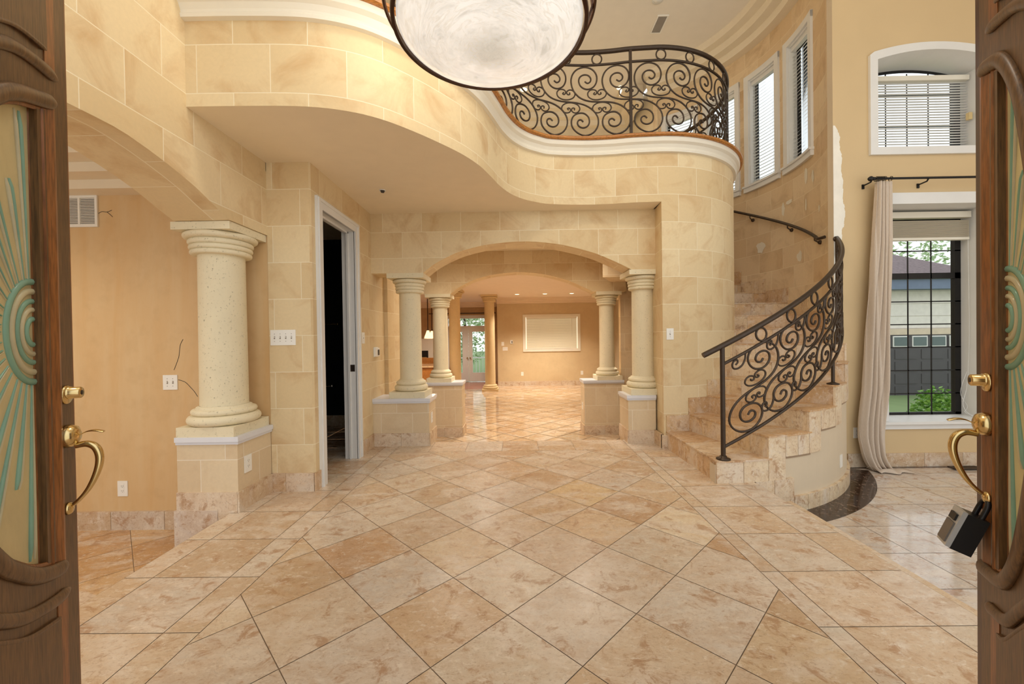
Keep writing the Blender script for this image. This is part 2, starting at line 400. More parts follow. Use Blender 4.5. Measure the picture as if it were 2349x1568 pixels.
# ------------------------------------------------------------------ tiled floors
def clip(poly, a, b, c):
    """keep a*x+b*y<=c"""
    out = []
    for i in range(len(poly)):
        p, q = poly[i], poly[(i + 1) % len(poly)]; dp = a * p[0] + b * p[1] - c; dq = a * q[0] + b * q[1] - c
        if dp <= 0: out.append(p)
        if dp * dq < 0: t = dp / (dp - dq); out.append((p[0] + (q[0] - p[0]) * t, p[1] + (q[1] - p[1]) * t))
    return out
PAL = [(214, 196, 170), (208, 186, 158), (212, 198, 180), (202, 176, 144), (206, 182, 152), (216, 202, 182), (196, 166, 132), (210, 188, 162)]
def tiles(mb, rect, origin, su, sv, ang, z, g=.0035, tints=None, pal=PAL, stagger=0.):
    x0, x1, y0, y1 = rect; ca, sa = cos(ang), sin(ang)
    rad = math.hypot(x1 - x0, y1 - y0); cxm, cym = (x0 + x1) / 2 - origin[0], (y0 + y1) / 2 - origin[1]
    cu, cv = (cxm * ca + cym * sa) / su, (-cxm * sa + cym * ca) / sv
    for i in range(int(cu - rad / su) - 1, int(cu + rad / su) + 2):
        for j in range(int(cv - rad / sv) - 1, int(cv + rad / sv) + 2):
            off = stagger * (i % 2)
            q = []
            for du, dv in ((0, 0), (1, 0), (1, 1), (0, 1)):
                u = (i + du) * su + (g / 2 if du == 0 else -g / 2); v = (j + dv + off) * sv + (g / 2 if dv == 0 else -g / 2)
                q.append((origin[0] + u * ca - v * sa, origin[1] + u * sa + v * ca))
            for a, b, c in ((-1, 0, -x0 - g / 2), (1, 0, x1 - g / 2), (0, -1, -y0 - g / 2), (0, 1, y1 - g / 2)):
                q = clip(q, a, b, c)
                if len(q) < 3: break
            if len(q) < 3: continue
            A = abs(sum(q[k][0] * q[(k + 1) % len(q)][1] - q[(k + 1) % len(q)][0] * q[k][1] for k in range(len(q)))) / 2
            if A < 2e-4: continue
            rr = random.Random(i * 911 + j * 131 + int(z * 100) + int(x0 * 77)); t = pal[rr.randrange(len(pal))]
            if tints and (i, j) in tints: t = tints[(i, j)]
            k = rr.uniform(.97, 1.03)
            mb.face([(p[0], p[1], z) for p in q], tint=(t[0] * k, t[1] * k, t[2] * k, rr.random()))
T45 = pi / 4
# the foyer's raised platform
fl = MB()
S = .4004
OG = (-.0496, 1.7765)
light, white_, tan_, dark_ = (214, 200, 178), (210, 200, 186), (202, 174, 140), (192, 156, 120)
TN = {(0, 0): light, (-1, -1): light, (-1, 0): (212, 184, 150), (0, 1): (214, 192, 160), (0, -1): (218, 204, 186), (1, -1): (214, 198, 178), (1, 0): (212, 192, 168),
      (-2, 1): (216, 198, 174), (-2, 0): (218, 204, 186), (-1, 1): (214, 204, 190), (-1, 2): dark_, (-2, 2): tan_, (-2, 3): (212, 186, 152), (0, 2): (208, 184, 156),
      (1, 1): (214, 190, 160), (2, 0): (212, 184, 148), (2, -1): (216, 200, 178), (3, 0): dark_, (3, -1): (220, 202, 172), (0, -2): (210, 190, 164),
      (1, -2): (218, 206, 190), (2, -2): (220, 204, 184), (2, -3): tan_, (1, -3): (216, 192, 158), (3, -2): dark_, (2, 1): (210, 182, 146), (3, 1): (218, 190, 146)}
tiles(fl, (-1.345, 1.245, -.4, 4.375), OG, S, S, T45, 0., tints=TN)
for x0, x1 in ((-1.50, -1.345), (1.245, 1.340), (-1.905, -1.50), (1.34, 1.74), (-2.055, -1.905), (1.74, 1.965)):
    tiles(fl, (x0, x1, -.4, 4.375 if x0 > 0 else 4.64), (x0, 1.685), x1 - x0, .4004, 0., 0., tints=None)
tiles(fl, (-1.345, 1.245, 4.375, 4.80), (-.96 + .0, 4.375), .4004, .425, 0., 0.)
tiles(fl, (-1.66, -1.345, 4.64, 4.80), (-1.66, 4.64), .315, .16, 0., 0.); tiles(fl, (1.245, 1.66, 4.375, 4.80), (1.245, 4.375), .415, .425, 0., 0.)

struct(fl.build('floor', M['tile']))
g = MB(); g.box(-2.05, 1.96, -.4, 4.795, -.30, -.004); struct(g.build('floor_platform', M['grout']))
# platform nosing faces and hidden intermediate steps
st_ = MB()
for y0 in [k * .4 - .4 for k in range(0, 9)]:
    st_.face([(1.966, y0 + .002, -.15), (1.966, y0 + .398, -.15), (1.966, y0 + .398, -.001), (1.966, y0 + .002, -.001)], tint=(214, 188, 152, y0 % 1))
    st_.face([(-2.056, y0 + .002, -.15), (-2.056, y0 + .398, -.15), (-2.056, y0 + .398, -.001), (-2.056, y0 + .002, -.001)], tint=(206, 176, 138, y0 % 1))
st_.box(-2.30, -2.05, -.4, 2.88, -.30, -.15); st_.box(1.96, 2.25, -.4, 3.33, -.30, -.15)
st_.box(-1.6, 1.55, 4.796, 5.1, -.41, -.135); st_.box(-1.6, 1.55, 5.1, 5.4, -.41, -.27)
struct(st_.build('floor_steps', M['tile_rough']))
fr = MB(); tiles(fr, (1.965, 8.0, -.4, 4.64), (2.72, 2.40), .4, .397, 0., ZL + .001, g=.004, pal=[(214, 208, 200), (208, 200, 190), (218, 212, 206), (206, 196, 184)])
struct(fr.build('floor_right', M['tile_gloss']))
g = MB(); g.box(1.9, 8.0, -.4, 4.66, ZL - .1, ZL - .003); g.box(-6.0, -2.0, -.4, 3.3, ZL - .1, ZL - .003); g.box(-5.2, 3.6, 4.8, 15.3, ZF - .1, ZF - .003)
struct(g.build('floor_grout', M['grout']))
fL = MB(); tiles(fL, (-6.0, -2.05, -.4, 3.29), (-2.05, 3.29), .4004, .4004, T45, ZL + .001, pal=[(208, 166, 112), (200, 156, 104), (214, 176, 126), (194, 150, 100)])
struct(fL.build('floor_left', M['tile']))
fF = MB(); tiles(fF, (-5.2, 3.6, 4.80, 13.0), (0.08, 7.14), S, S, T45, ZF + .001, g=.012, pal=[(206, 176, 138), (198, 166, 126), (210, 184, 150), (192, 158, 118), (202, 174, 136)])
tiles(fF, (-.6, 3.6, 13.0, 13.8), (0.08, 7.14), S, S, T45, ZF + .001, g=.012, pal=[(208, 172, 128), (200, 160, 114), (212, 180, 140)])
struct(fF.build('floor_far', M['tile_gloss']))
fW = MB(); fW.box(-5.2, -.6, 13.0, 15.3, ZF - .05, ZF + .002); struct(fW.build('floor_wood', wood('cherry_floorboards', (150, 74, 40), (176, 96, 56), .15, (6, .6, 1))))
# dark marble border on the lower right floor
mbd = MB(); mbd.polar(CX, CY, 14, 62, 2.36, 2.58, ZL, ZL + .004, n=24); mbd.box(3.55, 8.0, 4.56, 4.62, ZL, ZL + .0035)
struct(mbd.build('floor_border', M['marble']))

# ------------------------------------------------------------------ walls
def arch_strip(mb, x0, x1, ya, yb, arch, ztop, m=0, swap=False, msof=0, xl=None, xr=None):
    """wall slab x0..x1, front y=ya back y=yb, arch = [(x,z)..] left to right; outside the arch the slab bottoms at arch end z"""
    f = (lambda x, y, z: (y, x, z)) if swap else (lambda x, y, z: (x, y, z))
    prof = [(x0, arch[0][1])] + list(arch) + [(x1, arch[-1][1])]
    u = 0
    for (xa, za), (xb, zb) in zip(prof, prof[1:]):
        L = math.hypot(xb - xa, zb - za)
        if abs(xb - xa) > 1e-6:
            mb.face([f(xa, ya, za), f(xb, ya, zb), f(xb, ya, ztop), f(xa, ya, ztop)], [(xa, za), (xb, zb), (xb, ztop), (xa, ztop)], m)
            mb.face([f(xb, yb, zb), f(xa, yb, za), f(xa, yb, ztop), f(xb, yb, ztop)], [(xb, zb), (xa, za), (xa, ztop), (xb, ztop)], m)
        mb.face([f(xa, ya, za), f(xa, yb, za), f(xb, yb, zb), f(xb, ya, zb)], [(u, .0), (u, .28), (u + L, .28), (u + L, 0.)], msof, True); u += L
# wall with the first arch (between foyer and cross hall)
A1 = [(-1.045, 1.985), (-.95, 2.06), (-.853, 2.117), (-.73, 2.178), (-.599, 2.229), (-.345, 2.29), (-.067, 2.321), (.10, 2.326), (.261, 2.32), (.562, 2.28), (.863, 2.2), (.99, 2.155), (1.113, 2.1), (1.23, 2.045), (1.345, 1.985)]
A1 = [tuple(p) for p in catmull([(x, z, 0) for x, z in A1], 2)]; A1 = [(p[0], p[1]) for p in A1]
w1 = MB(); arch_strip(w1, -1.66, 1.66, 4.66, 4.98, A1, ZS); struct(w1.build('wall_arch_front', M['stone']))
A2 = [(x * .99 - .03, z - .015) for x, z in A1]
w2 = MB(); arch_strip(w2, -1.52, 1.85, 6.74, 7.04, A2, ZS, 0)
struct(w2.build('wall_arch_back', M['stone']))
w2b = MB(); w2b.box(1.80, 2.05, 6.92, 7.04, ZF, ZS, 0, skip='kb')
w2b.prism([(1.34, 6.15), (1.85, 6.15), (1.85, 6.74), (1.60, 6.74)], 2.12, ZS)
w2b.box(-5.2, -1.52, 6.80, 7.04, 2.2, ZS)
struct(w2b.build('wall_hall_right', M['stone_warm']))
# left upper wall with arch into the sunken dining room (plane x=-2.0)
A0 = [(1.0, 2.08), (1.12, 2.15), (1.3, 2.215), (1.5, 2.27), (1.7, 2.30), (1.95, 2.312), (2.107, 2.306), (2.333, 2.262), (2.552, 2.20), (2.70, 2.14), (2.85, 2.083)]
A0 = [(p[0], p[1]) for p in catmull([(x, z, 0) for x, z in A0], 2)]
w0 = MB(); arch_strip(w0, -.4, 3.285, -2.0, -2.40, A0, ZC, 0, swap=True); w0.box(-2.4, -2.0, -.4, .6, ZL, 2.08, skip='t')
w0o = struct(w0.build('wall_left', M['stone']))
# pilaster and door-side wall
wp = MB()
wp.face([(-2.0, 3.285, ZL), (-1.657, 3.285, ZL), (-1.657, 3.285, ZS), (-2.0, 3.285, ZS)])
YD0, YD1, ZD = 3.45, 4.165, 2.335
def dwall(y0, y1, z0, z1): wp.face([(-1.645, y0, z0), (-1.645, y1, z0), (-1.645, y1, z1), (-1.645, y0, z1)])
wp.face([(-1.657, 3.285, 0), (-1.645, 3.30, 0), (-1.645, 3.30, ZS), (-1.657, 3.285, ZS)])
dwall(3.30, YD0, 0, ZS); dwall(YD1, 5.10, ZF, ZS); dwall(YD0, YD1, ZD, ZS)
wp.face([(-1.645, 5.10, ZF), (-1.60, 5.10, ZF), (-1.60, 5.10, ZS), (-1.645, 5.10, ZS)]); wp.face([(-1.60, 5.10, ZF), (-1.52, 5.66, ZF), (-1.52, 5.66, ZS), (-1.60, 5.10, ZS)])
wp.face([(-1.52, 5.66, ZF), (-1.80, 5.66, ZF), (-1.80, 5.66, ZS), (-1.52, 5.66, ZS)])
struct(wp.build('wall_door_side', M['stone']))
# small dark room behind the door
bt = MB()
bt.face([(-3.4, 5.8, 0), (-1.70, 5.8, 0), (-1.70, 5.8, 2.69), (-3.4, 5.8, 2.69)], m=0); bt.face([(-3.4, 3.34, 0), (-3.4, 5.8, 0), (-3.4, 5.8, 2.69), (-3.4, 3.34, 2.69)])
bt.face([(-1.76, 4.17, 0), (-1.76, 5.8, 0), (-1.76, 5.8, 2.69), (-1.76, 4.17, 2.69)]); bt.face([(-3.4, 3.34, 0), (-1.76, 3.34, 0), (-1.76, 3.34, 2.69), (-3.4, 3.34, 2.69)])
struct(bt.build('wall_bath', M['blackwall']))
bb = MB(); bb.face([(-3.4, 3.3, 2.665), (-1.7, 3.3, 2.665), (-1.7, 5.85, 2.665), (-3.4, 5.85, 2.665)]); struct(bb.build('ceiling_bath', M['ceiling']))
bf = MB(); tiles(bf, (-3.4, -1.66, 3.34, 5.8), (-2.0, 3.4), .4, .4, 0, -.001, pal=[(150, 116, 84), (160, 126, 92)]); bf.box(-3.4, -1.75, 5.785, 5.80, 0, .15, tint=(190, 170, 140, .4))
struct(bf.build('floor_bath', M['tile']))
# door casing
dc = MB()
def casing(y0, y1, z0, z1):
    dc.box(-1.645, -1.622, y0, y1, z0, z1)
    if z1 - z0 > 1: dc.box(-1.622, -1.612, y0 + (.012 if y0 < 3.8 else .05), y0 + (.035 if y0 < 3.8 else .08), z0, 2.394)
casing(3.36, YD0, 0, 2.43); casing(YD1, 4.26, 0, 2.43); casing(YD0 + .0005, YD1 - .0005, ZD, 2.4295)
dc.box(-1.622, -1.612, 3.372, 4.25, 2.395, 2.42)
for a, b in ((YD0 - .02, YD0), (YD1, YD1 + .02)): dc.box(-1.77, -1.64, a, b, 0, ZD)
dc.box(-1.77, -1.64, YD0, YD1, ZD, ZD + .02)
dc.box(-1.72, -1.70, YD1 - .018, YD1, 0, ZD); dc.box(-1.72, -1.70, YD0, YD0 + .018, 0, ZD); dc.box(-1.72, -1.70, YD0, YD1, ZD - .018, ZD)
struct(dc.build('trim_1', M['white'], bevel=.004))
stp = MB(); stp.box(-1.70, -1.655, YD1 - .004, YD1 + .001, .90, .97); struct(stp.build('trim_latch_plate', M['bronze']))
# dining room walls / ceiling
wl_ = MB(); wl_.face([(-6.0, 3.29, ZL), (-2.0, 3.29, ZL), (-2.0, 3.29, 2.75), (-6.0, 3.29, 2.75)]); wl_.face([(-6.0, -.4, ZL), (-6.0, 3.29, ZL), (-6.0, 3.29, 2.75), (-6.0, -.4, 2.75)])
wallL = struct(wl_.build('wall_left_room', M['faux']))
cr = MB()
for k in range(3):
    y1 = 3.29 - .15 * k; z = 2.43 + .07 * k
    cr.box(-6.0, -2.4, y1 - .15, y1, z, 2.75, skip='kt')
cr.face([(-6, -.4, 2.64), (-2.4, -.4, 2.64), (-2.4, 2.86, 2.64), (-6, 2.86, 2.64)])
struct(cr.build('ceiling_left_room', M['cornice']))
ck = MB()
for pts in ([(-3.38, 2.285), (-3.35, 2.30), (-3.31, 2.295), (-3.27, 2.31)], [(-3.31, 2.295), (-3.28, 2.27), (-3.265, 2.255)], [(-2.79, 1.0), (-2.765, 1.06), (-2.745, 1.12), (-2.735, 1.2), (-2.71, 1.25)], [(-2.755, .92), (-2.70, .90), (-2.66, .86), (-2.625, .82), (-2.60, .78)]):
    ck.tube(catmull([(x, 3.289, z) for x, z in pts], 3), .0022, 4)
ck.build('crack', M['slot_dark'], wallL)
bL = MB()
for k in range(8):
    x1 = -2.0 - k * .44; bL.box(x1 - .436, x1, 3.268, 3.29, ZL, ZL + .15, tint=PAL[k % 8] + (k * .13,))
struct(bL.build('baseboard_left_room', M['base'], bevel=.003))

# balcony edge: soffit, fascia, crown, oak nosing, upper floor
EDGE0 = [(-2.0, 2.49), (-1.65, 2.492), (-1.28, 2.51), (-1.04, 2.57), (-.86, 2.67), (-.69, 2.83), (-.51, 3.04), (-.38, 3.22), (-.27, 3.43), (-.19, 3.66), (-.12, 3.88), (-.02, 4.09), (.11, 4.25), (.25, 4.35), (.40, 4.42), (.75, 4.462), (1.05, 4.452), (1.3, 4.418), (1.6, 4.40)]
E3 = catmull([(x, y, 0) for x, y in EDGE0], 4)
E3 += [Vector((*pol(RI, t), 0)) for t in [3 * k for k in range(1, 56)]]
def offset_path(P, d):
    out = []
    for i, p in enumerate(P):
        t = P[min(i + 1, len(P) - 1)] - P[max(i - 1, 0)]; n = Vector((t.y, -t.x, 0)).normalized()   # outward (towards the foyer)
        out.append(p + n * d)
    return out
ARC = [0.]
for a, b in zip(E3, E3[1:]): ARC.append(ARC[-1] + (b - a).length)
def ribbon(mb, d0, z0, d1, z1, m=0, i0=0, i1=None, vo=0.):
    A = offset_path(E3, d0); B = offset_path(E3, d1); i1 = i1 or len(E3)
    mb.grid([[(p.x, p.y, z0) for p in A[i0:i1]], [(p.x, p.y, z1) for p in B[i0:i1]]],
            [[(s, z0 + vo) for s in ARC[i0:i1]], [(s, z1 + vo) for s in ARC[i0:i1]]], m, True)
ID0 = next(i for i, p in enumerate(E3) if p.x > 1.59)
fa = MB(); ribbon(fa, 0, ZS, 0, 3.22)
struct(fa.build('wall_balcony', M['stone']))
dr = MB(); ribbon(dr, 0, ZF, 0, ZS, i0=ID0)
dr.face([(1.60, 4.40, 0), (1.62, 4.66, 0), (1.62, 4.66, ZS), (1.60, 4.40, ZS)]); dr.face([(1.62, 4.66, ZF), (1.64, 5.6, ZF), (1.64, 5.6, ZS), (1.62, 4.66, ZS)])
struct(dr.build('wall_drum', M['stone']))
tw = MB()
prof = [(0, 3.19), (.03, 3.195), (.035, 3.215), (.028, 3.225), (.03, 3.24), (.045, 3.27), (.07, 3.29), (.075, 3.31), (.075, 3.335), (.0, 3.336)]
for (d0, z0), (d1, z1) in zip(prof, prof[1:]): ribbon(tw, d0, z0, d1, z1)
struct(tw.build('trim_balcony', M['whitetrim']))
tn = MB()
prof = [(.0, 3.336), (.09, 3.336), (.105, 3.345), (.105, 3.365), (.09, 3.375), (-.12, 3.376)]
for (d0, z0), (d1, z1) in zip(prof, prof[1:]): ribbon(tn, d0, z0, d1, z1)
struct(tn.build('trim_nosing', M['wood_oak']))
sf = MB(); idx = [i for i, p in enumerate(E3) if p.x <= 1.61 and i <= ID0 + 1]
edge = [(E3[i].x, E3[i].y) for i in range(0, ID0 + 1)]
for (a, b) in zip(edge, edge[1:]):
    sf.face([(a[0], a[1], ZS), (a[0], 7.1, ZS), (b[0], 7.1, ZS), (b[0], b[1], ZS)])
struct(sf.build('ceiling_soffit', M['ceiling']))
uf = MB()
for (a, b) in zip(edge, edge[1:]): uf.face([(a[0], a[1], 3.37), (b[0], b[1], 3.37), (b[0], 8.7, 3.37), (a[0], 8.7, 3.37)])
uf.face([pol(RI, t, 3.37) for t in range(0, 183, 4)] + [(1.6, 7.0, 3.37)]); uf.box(1.6, 2.75, 7.0, 8.7, 3.2, 3.37)
struct(uf.build('floor_upper', plain('beige_hall_carpet', (206, 196, 178), .9, var=.05, scale=60)))  # unseen floor; beige picked to make its bounce on the ceiling less orange
# upper hall walls, high ceiling with stepped cornice
uw = MB(); uw.box(-2.4, 2.6, 8.7, 8.8, 3.37, ZC + .05, skip='kb'); uw.face([(2.5, 8.7, 3.2), (2.725, 7.62, 3.2), (2.725, 7.62, ZC), (2.5, 8.7, ZC)][::-1])
uw.face([(-2.0, 3.28, 2.6), (-2.0, 8.7, 2.6), (-2.0, 8.7, ZC), (-2.0, 3.28, ZC)])
struct(uw.build('wall_upper_hall', plain('upper_hall_paint', (222, 206, 176), .7, var=.03)))
hc = MB(); hc.face([(-2.4, -.4, ZC), (8, -.4, ZC), (8, 4.64, ZC), (3.62, 4.64, ZC)] + [pol(RW + .02, t, ZC) for t in range(65, 154, 2)] + [(2.5, 8.75, ZC), (-2.4, 8.75, ZC)]); struct(hc.build('ceiling', M['ceiling_hi']))
co = MB()
for k in range(3):
    z = 5.66 + .113 * k; r1 = RW - .135 * k
    co.polar(CX, CY, 64, 154, r1 - .135, r1 + .01, z, ZC, n=40, faces='ib', smooth=True)
    co.box(-2.0, 2.50 - .135 * k, 8.7 - .135 * (k + 1), 8.7 - .135 * k, z, ZC, skip='k')
    co.box(2.50 - .135 * (k + 1), 2.50 - .135 * k, 7.76, 8.7 - .135 * (k + 1), z, ZC)
    co.box(-2.0 + .135 * k, -2.0 + .135 * (k + 1), -.4, 8.7 - .135 * (k + 1), z, ZC)
    if k < 2: pass
struct(co.build('ceiling_cornice', M['cornice']))

# curved outer wall with four tall windows
WIN = [(77.3, 90.0), (96.3, 108.9), (115.0, 127.6), (133.7, 146.3)]
ZW0, ZW1 = 3.56, 5.19
cw = MB()
def seg(t0, t1, z0, z1): cw.polar(CX, CY, t0, t1, RW, RW + .145, z0, z1, faces='i', smooth=True, n=max(1, int((t1 - t0) / 2)))
ts = 63.6
for a, b in WIN:
    seg(ts, a, ZL, ZC); seg(a, b, ZL, ZW0); seg(a, b, ZW1, ZC)
    ts = b
seg(ts, 152, ZL, ZC); cw.face([pol(RW, 152, ZL), (2.0, 7.04, ZL), (2.0, 7.04, 3.37), pol(RW, 152, 3.37)])  # last face: unseen panel added to stop sky light leaking into the stairwell
cw.polar(CX, CY, 66.5, 152, RW + .145, RW + .165, ZL, ZW0, faces='ot'); cw.polar(CX, CY, 66.5, 152, RW + .145, RW + .165, ZW1, ZC, faces='ob')
cwo = struct(cw.build('wall_right', M['stone_warm']))
cap = MB(); xe, ye = pol(RW, 63.6); cap.face([(xe, 4.62, .9), (xe, ye, .9), (xe, ye, ZC), (xe, 4.62, ZC)])
struct(cap.build('wall_right_end', M['beige']))
pt = MB()
def patch(th, z, wd, h, seed, r=RW - .004):
    rr = random.Random(seed); n = 14; P = []
    for k in range(n):
        a = 2 * pi * k / n; q = rr.uniform(.7, 1.1); P.append(pol(r, th + math.degrees(wd * q * cos(a) / RW), z + h * q * sin(a)))
    pt.face(P)
for a in [(104, 2.55, .09, .09, 1), (84.5, 2.26, .06, .08, 2), (93, 3.0, .035, .10, 3), (90, 3.06, .07, .03, 33), (80.5, 3.28, .04, .13, 4), (76, 3.2, .035, .08, 5), (71.5, 2.75, .02, .05, 6), (80.5, 2.9, .02, .10, 7)]: patch(*a)
pt.build('plaster_patch', plain('spackle', (232, 222, 200), .8), cwo)
for wi, (a, b) in enumerate(WIN):
    root = struct(bpy.data.objects.new('window_%d' % (wi + 1), None)); COL.objects.link(root)
    root.location = pol(RW, (a + b) / 2, ZW0)
    L = (-root.location.x, -root.location.y, -root.location.z)
    f = MB()   # reveals
    f.polar(CX, CY, a - .01, a + .45, RW - .002, RW + .145, ZW0, ZW1); f.polar(CX, CY, b - .45, b + .01, RW - .002, RW + .145, ZW0, ZW1)
    f.polar(CX, CY, a, b, RW - .002, RW + .145, ZW0 - .005, ZW0 + .02); f.polar(CX, CY, a, b, RW - .002, RW + .145, ZW1 - .02, ZW1 + .005)
    f.build('reveal', M['white'], root, L)
    f = MB()
    f.polar(CX, CY, a - 1.9, a + .1, RW - .03, RW + .01, ZW0, ZW1 + .08); f.polar(CX, CY, b - .1, b + 1.9, RW - .03, RW + .01, ZW0, ZW1 + .08)
    f.polar(CX, CY, a - 1.9, b + 1.9, RW - .03, RW + .01, ZW1, ZW1 + .085)
    f.build('casing', M['white'], root, L, bevel=.004)
    f = MB(); f.polar(CX, CY, a - 2.4, b + 2.4, RW - .06, RW + .01, ZW0 - .03, ZW0); f.polar(CX, CY, a - 2.1, b + 2.1, RW - .04, RW + .01, ZW0 - .10, ZW0 - .03)
    f.build('window_sill', M['white'], root, L)
    f = MB(); rr0, rr1 = RW + .11, RW + .14
    f.polar(CX, CY, a, a + 1.3, rr0, rr1, ZW0, ZW1); f.polar(CX, CY, b - 1.3, b, rr0, rr1, ZW0, ZW1); f.polar(CX, CY, a, b, rr0, rr1, ZW0, ZW0 + .04); f.polar(CX, CY, a, b, rr0, rr1, ZW1 - .04, ZW1)
    f.build('window_frame', M['black'], root, L)
    f = MB(); f.polar(CX, CY, a, b, RW + .12, RW + .124, ZW0, ZW1, faces='io'); f.build('pane', M['glass'], root, L)
    if wi < 4:
        bl = thing('window_blind', ['white slatted blind in the tall stair window nearest the yellow wall', 'white slatted blind in the second tall stair window from the yellow wall',
                                    'white slatted blind in the third tall stair window, mostly behind the balcony corner', 'white slatted blind in the last tall stair window, seen through the balcony railing'][wi], 'blind', pol(RW + .05, (a + b) / 2, ZW1), group='blinds in the curved stair wall')
        L2 = (-bl.location.x, -bl.location.y, -bl.location.z)
        f = MB(); f.polar(CX, CY, a + .5, b - .5, RW + .025, RW + .085, ZW1 - .075, ZW1 - .021); f.build('headrail', M['white'], bl, L2)
        f = MB(); nn = 30
        for k in range(nn):
            z = ZW0 + .06 + (ZW1 - ZW0 - .16) * k / nn
            A, B = pol(RW + .040, a + .6, z), pol(RW + .040, b - .6, z); C, D = pol(RW + .072, b - .6, z + .026), pol(RW + .072, a + .6, z + .026)
            n = 4
            for q in range(n):
                t0 = a + .6 + (b - a - 1.2) * q / n; t1 = a + .6 + (b - a - 1.2) * (q + 1) / n
                f.face([pol(RW + .040, t0, z), pol(RW + .040, t1, z), pol(RW + .072, t1, z + .026), pol(RW + .072, t0, z + .026)])
                f.face([pol(RW + .072, t0, z + .023), pol(RW + .072, t1, z + .023), pol(RW + .040, t1, z - .003), pol(RW + .040, t0, z - .003)])
        f.build('slats', M['blind'], bl, L2)
        f = MB(); f.polar(CX, CY, a + .6, b - .6, RW + .04, RW + .075, ZW0 + .022, ZW0 + .05); f.build('bottom_rail', M['white'], bl, L2)
        f = MB()
        for t in (a + 2.5, b - 2.5): f.tube([pol(RW + .037, t, ZW0 + .04), pol(RW + .037, t, ZW1 - .06)], .0016, 4)
        f.build('cord', M['white'], bl, L2)

# living room wall (y = 4.62) with arched upper window and tall lower window
YW = 4.62
UW = dict(x0=4.10, x1=5.40, z0=3.30, zs=4.275, rise=.10)
LW = dict(x0=4.20, x1=5.40, z0=.22, z1=2.66)
yw = MB(); xs0, xs1 = pol(RW, 63.6)[0], 8.0
def yq(x0, x1, z0, z1): yw.face([(x0, YW, z0), (x1, YW, z0), (x1, YW, z1), (x0, YW, z1)])
uarch = [(UW['x0'] + (UW['x1'] - UW['x0']) * k / 16, UW['zs'] + UW['rise'] * (1 - (k / 8 - 1) ** 2)) for k in range(17)]
yq(xs0, 4.10, ZL, ZC); yq(5.40, xs1, ZL, ZC); yq(4.10, 5.40, ZL, LW['z0']); yq(4.10, LW['x0'], LW['z0'], LW['z1']); yq(4.10, 5.40, LW['z1'], UW['z0'])
for (xa, za), (xb, zb) in zip(uarch, uarch[1:]): yw.face([(xa, YW, za), (xb, YW, zb), (xb, YW, ZC), (xa, YW, ZC)])
yw.face([(7.6, 1.6, ZL), (7.6, YW, ZL), (7.6, YW, ZC), (7.6, 1.6, ZC)])  # unseen side wall, added to cut daylight from the open right side
ywo = struct(yw.build('wall_back_right', M['yellow']))
pp = MB(); rr = random.Random(5); Lp = []; x0 = xs0 + .002
ed = [(x0 + .02, 3.56), (x0 + .05, 3.50), (x0 + .075, 3.42), (x0 + .07, 3.3), (x0 + .10, 3.2), (x0 + .085, 3.05), (x0 + .11, 2.95), (x0 + .10, 2.75), (x0 + .13, 2.6), (x0 + .12, 2.45), (x0 + .09, 2.38), (x0 + .08, 2.2), (x0 + .11, 2.1), (x0 + .07, 1.95)]
for a, b in zip(ed, ed[1:]):
    n = 4
    for k in range(n):
        q0 = [a[i] + (b[i] - a[i]) * k / n for i in (0, 1)]; q1 = [a[i] + (b[i] - a[i]) * (k + 1) / n for i in (0, 1)]
        j0 = 0 if k == 0 else rr.uniform(-.006, .006); j1 = j0
        pp.face([(x0 - .002, YW - .003, q0[1]), (q0[0] + j0, YW - .003, q0[1]), (q1[0] + j1, YW - .003, q1[1]), (x0 - .002, YW - .003, q1[1])])
pp.box(x0 - .003, x0 + .05, YW - .003, YW - .001, .9, 1.95)
pp.build('plaster_patch', plain('spackle_white', (240, 234, 220), .8), ywo)
bR = MB()
for k in range(10):
    xx = 3.75 + k * .43; bR.box(xx, xx + .426, YW - .016, YW, ZL, ZL + .155, tint=PAL[(k * 3) % 8] + (k * .17 % 1,))
struct(bR.build('baseboard_right', M['base'], bevel=.003))
# upper arched window
root = struct(bpy.data.objects.new('window_5', None)); COL.objects.link(root)
f = MB(); cas = .085; U = UW
outer = [(U['x0'] - cas, U['z0'] - cas)] + [(U['x0'] - cas, U['zs'] + .05)] + [(x + (x - 4.75) * .06, z + cas) for x, z in uarch] + [(U['x1'] + cas, U['zs'] + .05), (U['x1'] + cas, U['z0'] - cas)]
inner = [(U['x0'], U['z0'])] + [(U['x0'], U['zs'])] + uarch + [(U['x1'], U['zs']), (U['x1'], U['z0'])]
for k in range(len(outer)):
    a, b = outer[k], outer[(k + 1) % len(outer)]; c, d = inner[(k + 1) % len(outer)], inner[k]
    f.face([(p[0], YW - .03, p[1]) for p in (a, b, c, d)]); f.face([(a[0], YW - .03, a[1]), (b[0], YW - .03, b[1]), (b[0], YW, b[1]), (a[0], YW, a[1])])
f.build('casing', M['white'], root)
f = MB()
for k in range(len(inner)):
    a, b = inner[k], inner[(k + 1) % len(inner)]
    f.face([(a[0], YW - .03, a[1]), (b[0], YW - .03, b[1]), (b[0], YW + .35, b[1]), (a[0], YW + .35, a[1])])
f.build('reveal', M['white'], root)
f = MB()
def bar(f, x0, x1, z0, z1, y=4.95, d=.03): f.box(x0, x1, y, y + d, z0, z1)
bar(f, U['x0'], U['x0'] + .05, U['z0'], 4.3); bar(f, U['x1'] - .085, U['x1'], U['z0'], 4.3, d=.04); bar(f, U['x0'], U['x1'], U['z0'], U['z0'] + .03)
for x in (4.51, 4.765, 5.02): bar(f, x - .006, x + .006, U['z0'], 4.33, d=.006)
for z in (3.71, 4.09): bar(f, U['x0'], U['x1'], z - .007, z + .007)
for (xa, za), (xb, zb) in zip(uarch, uarch[1:]): f.face([(xa, 4.95, za - .035), (xb, 4.95, zb - .035), (xb, 4.95, zb), (xa, 4.95, za)])
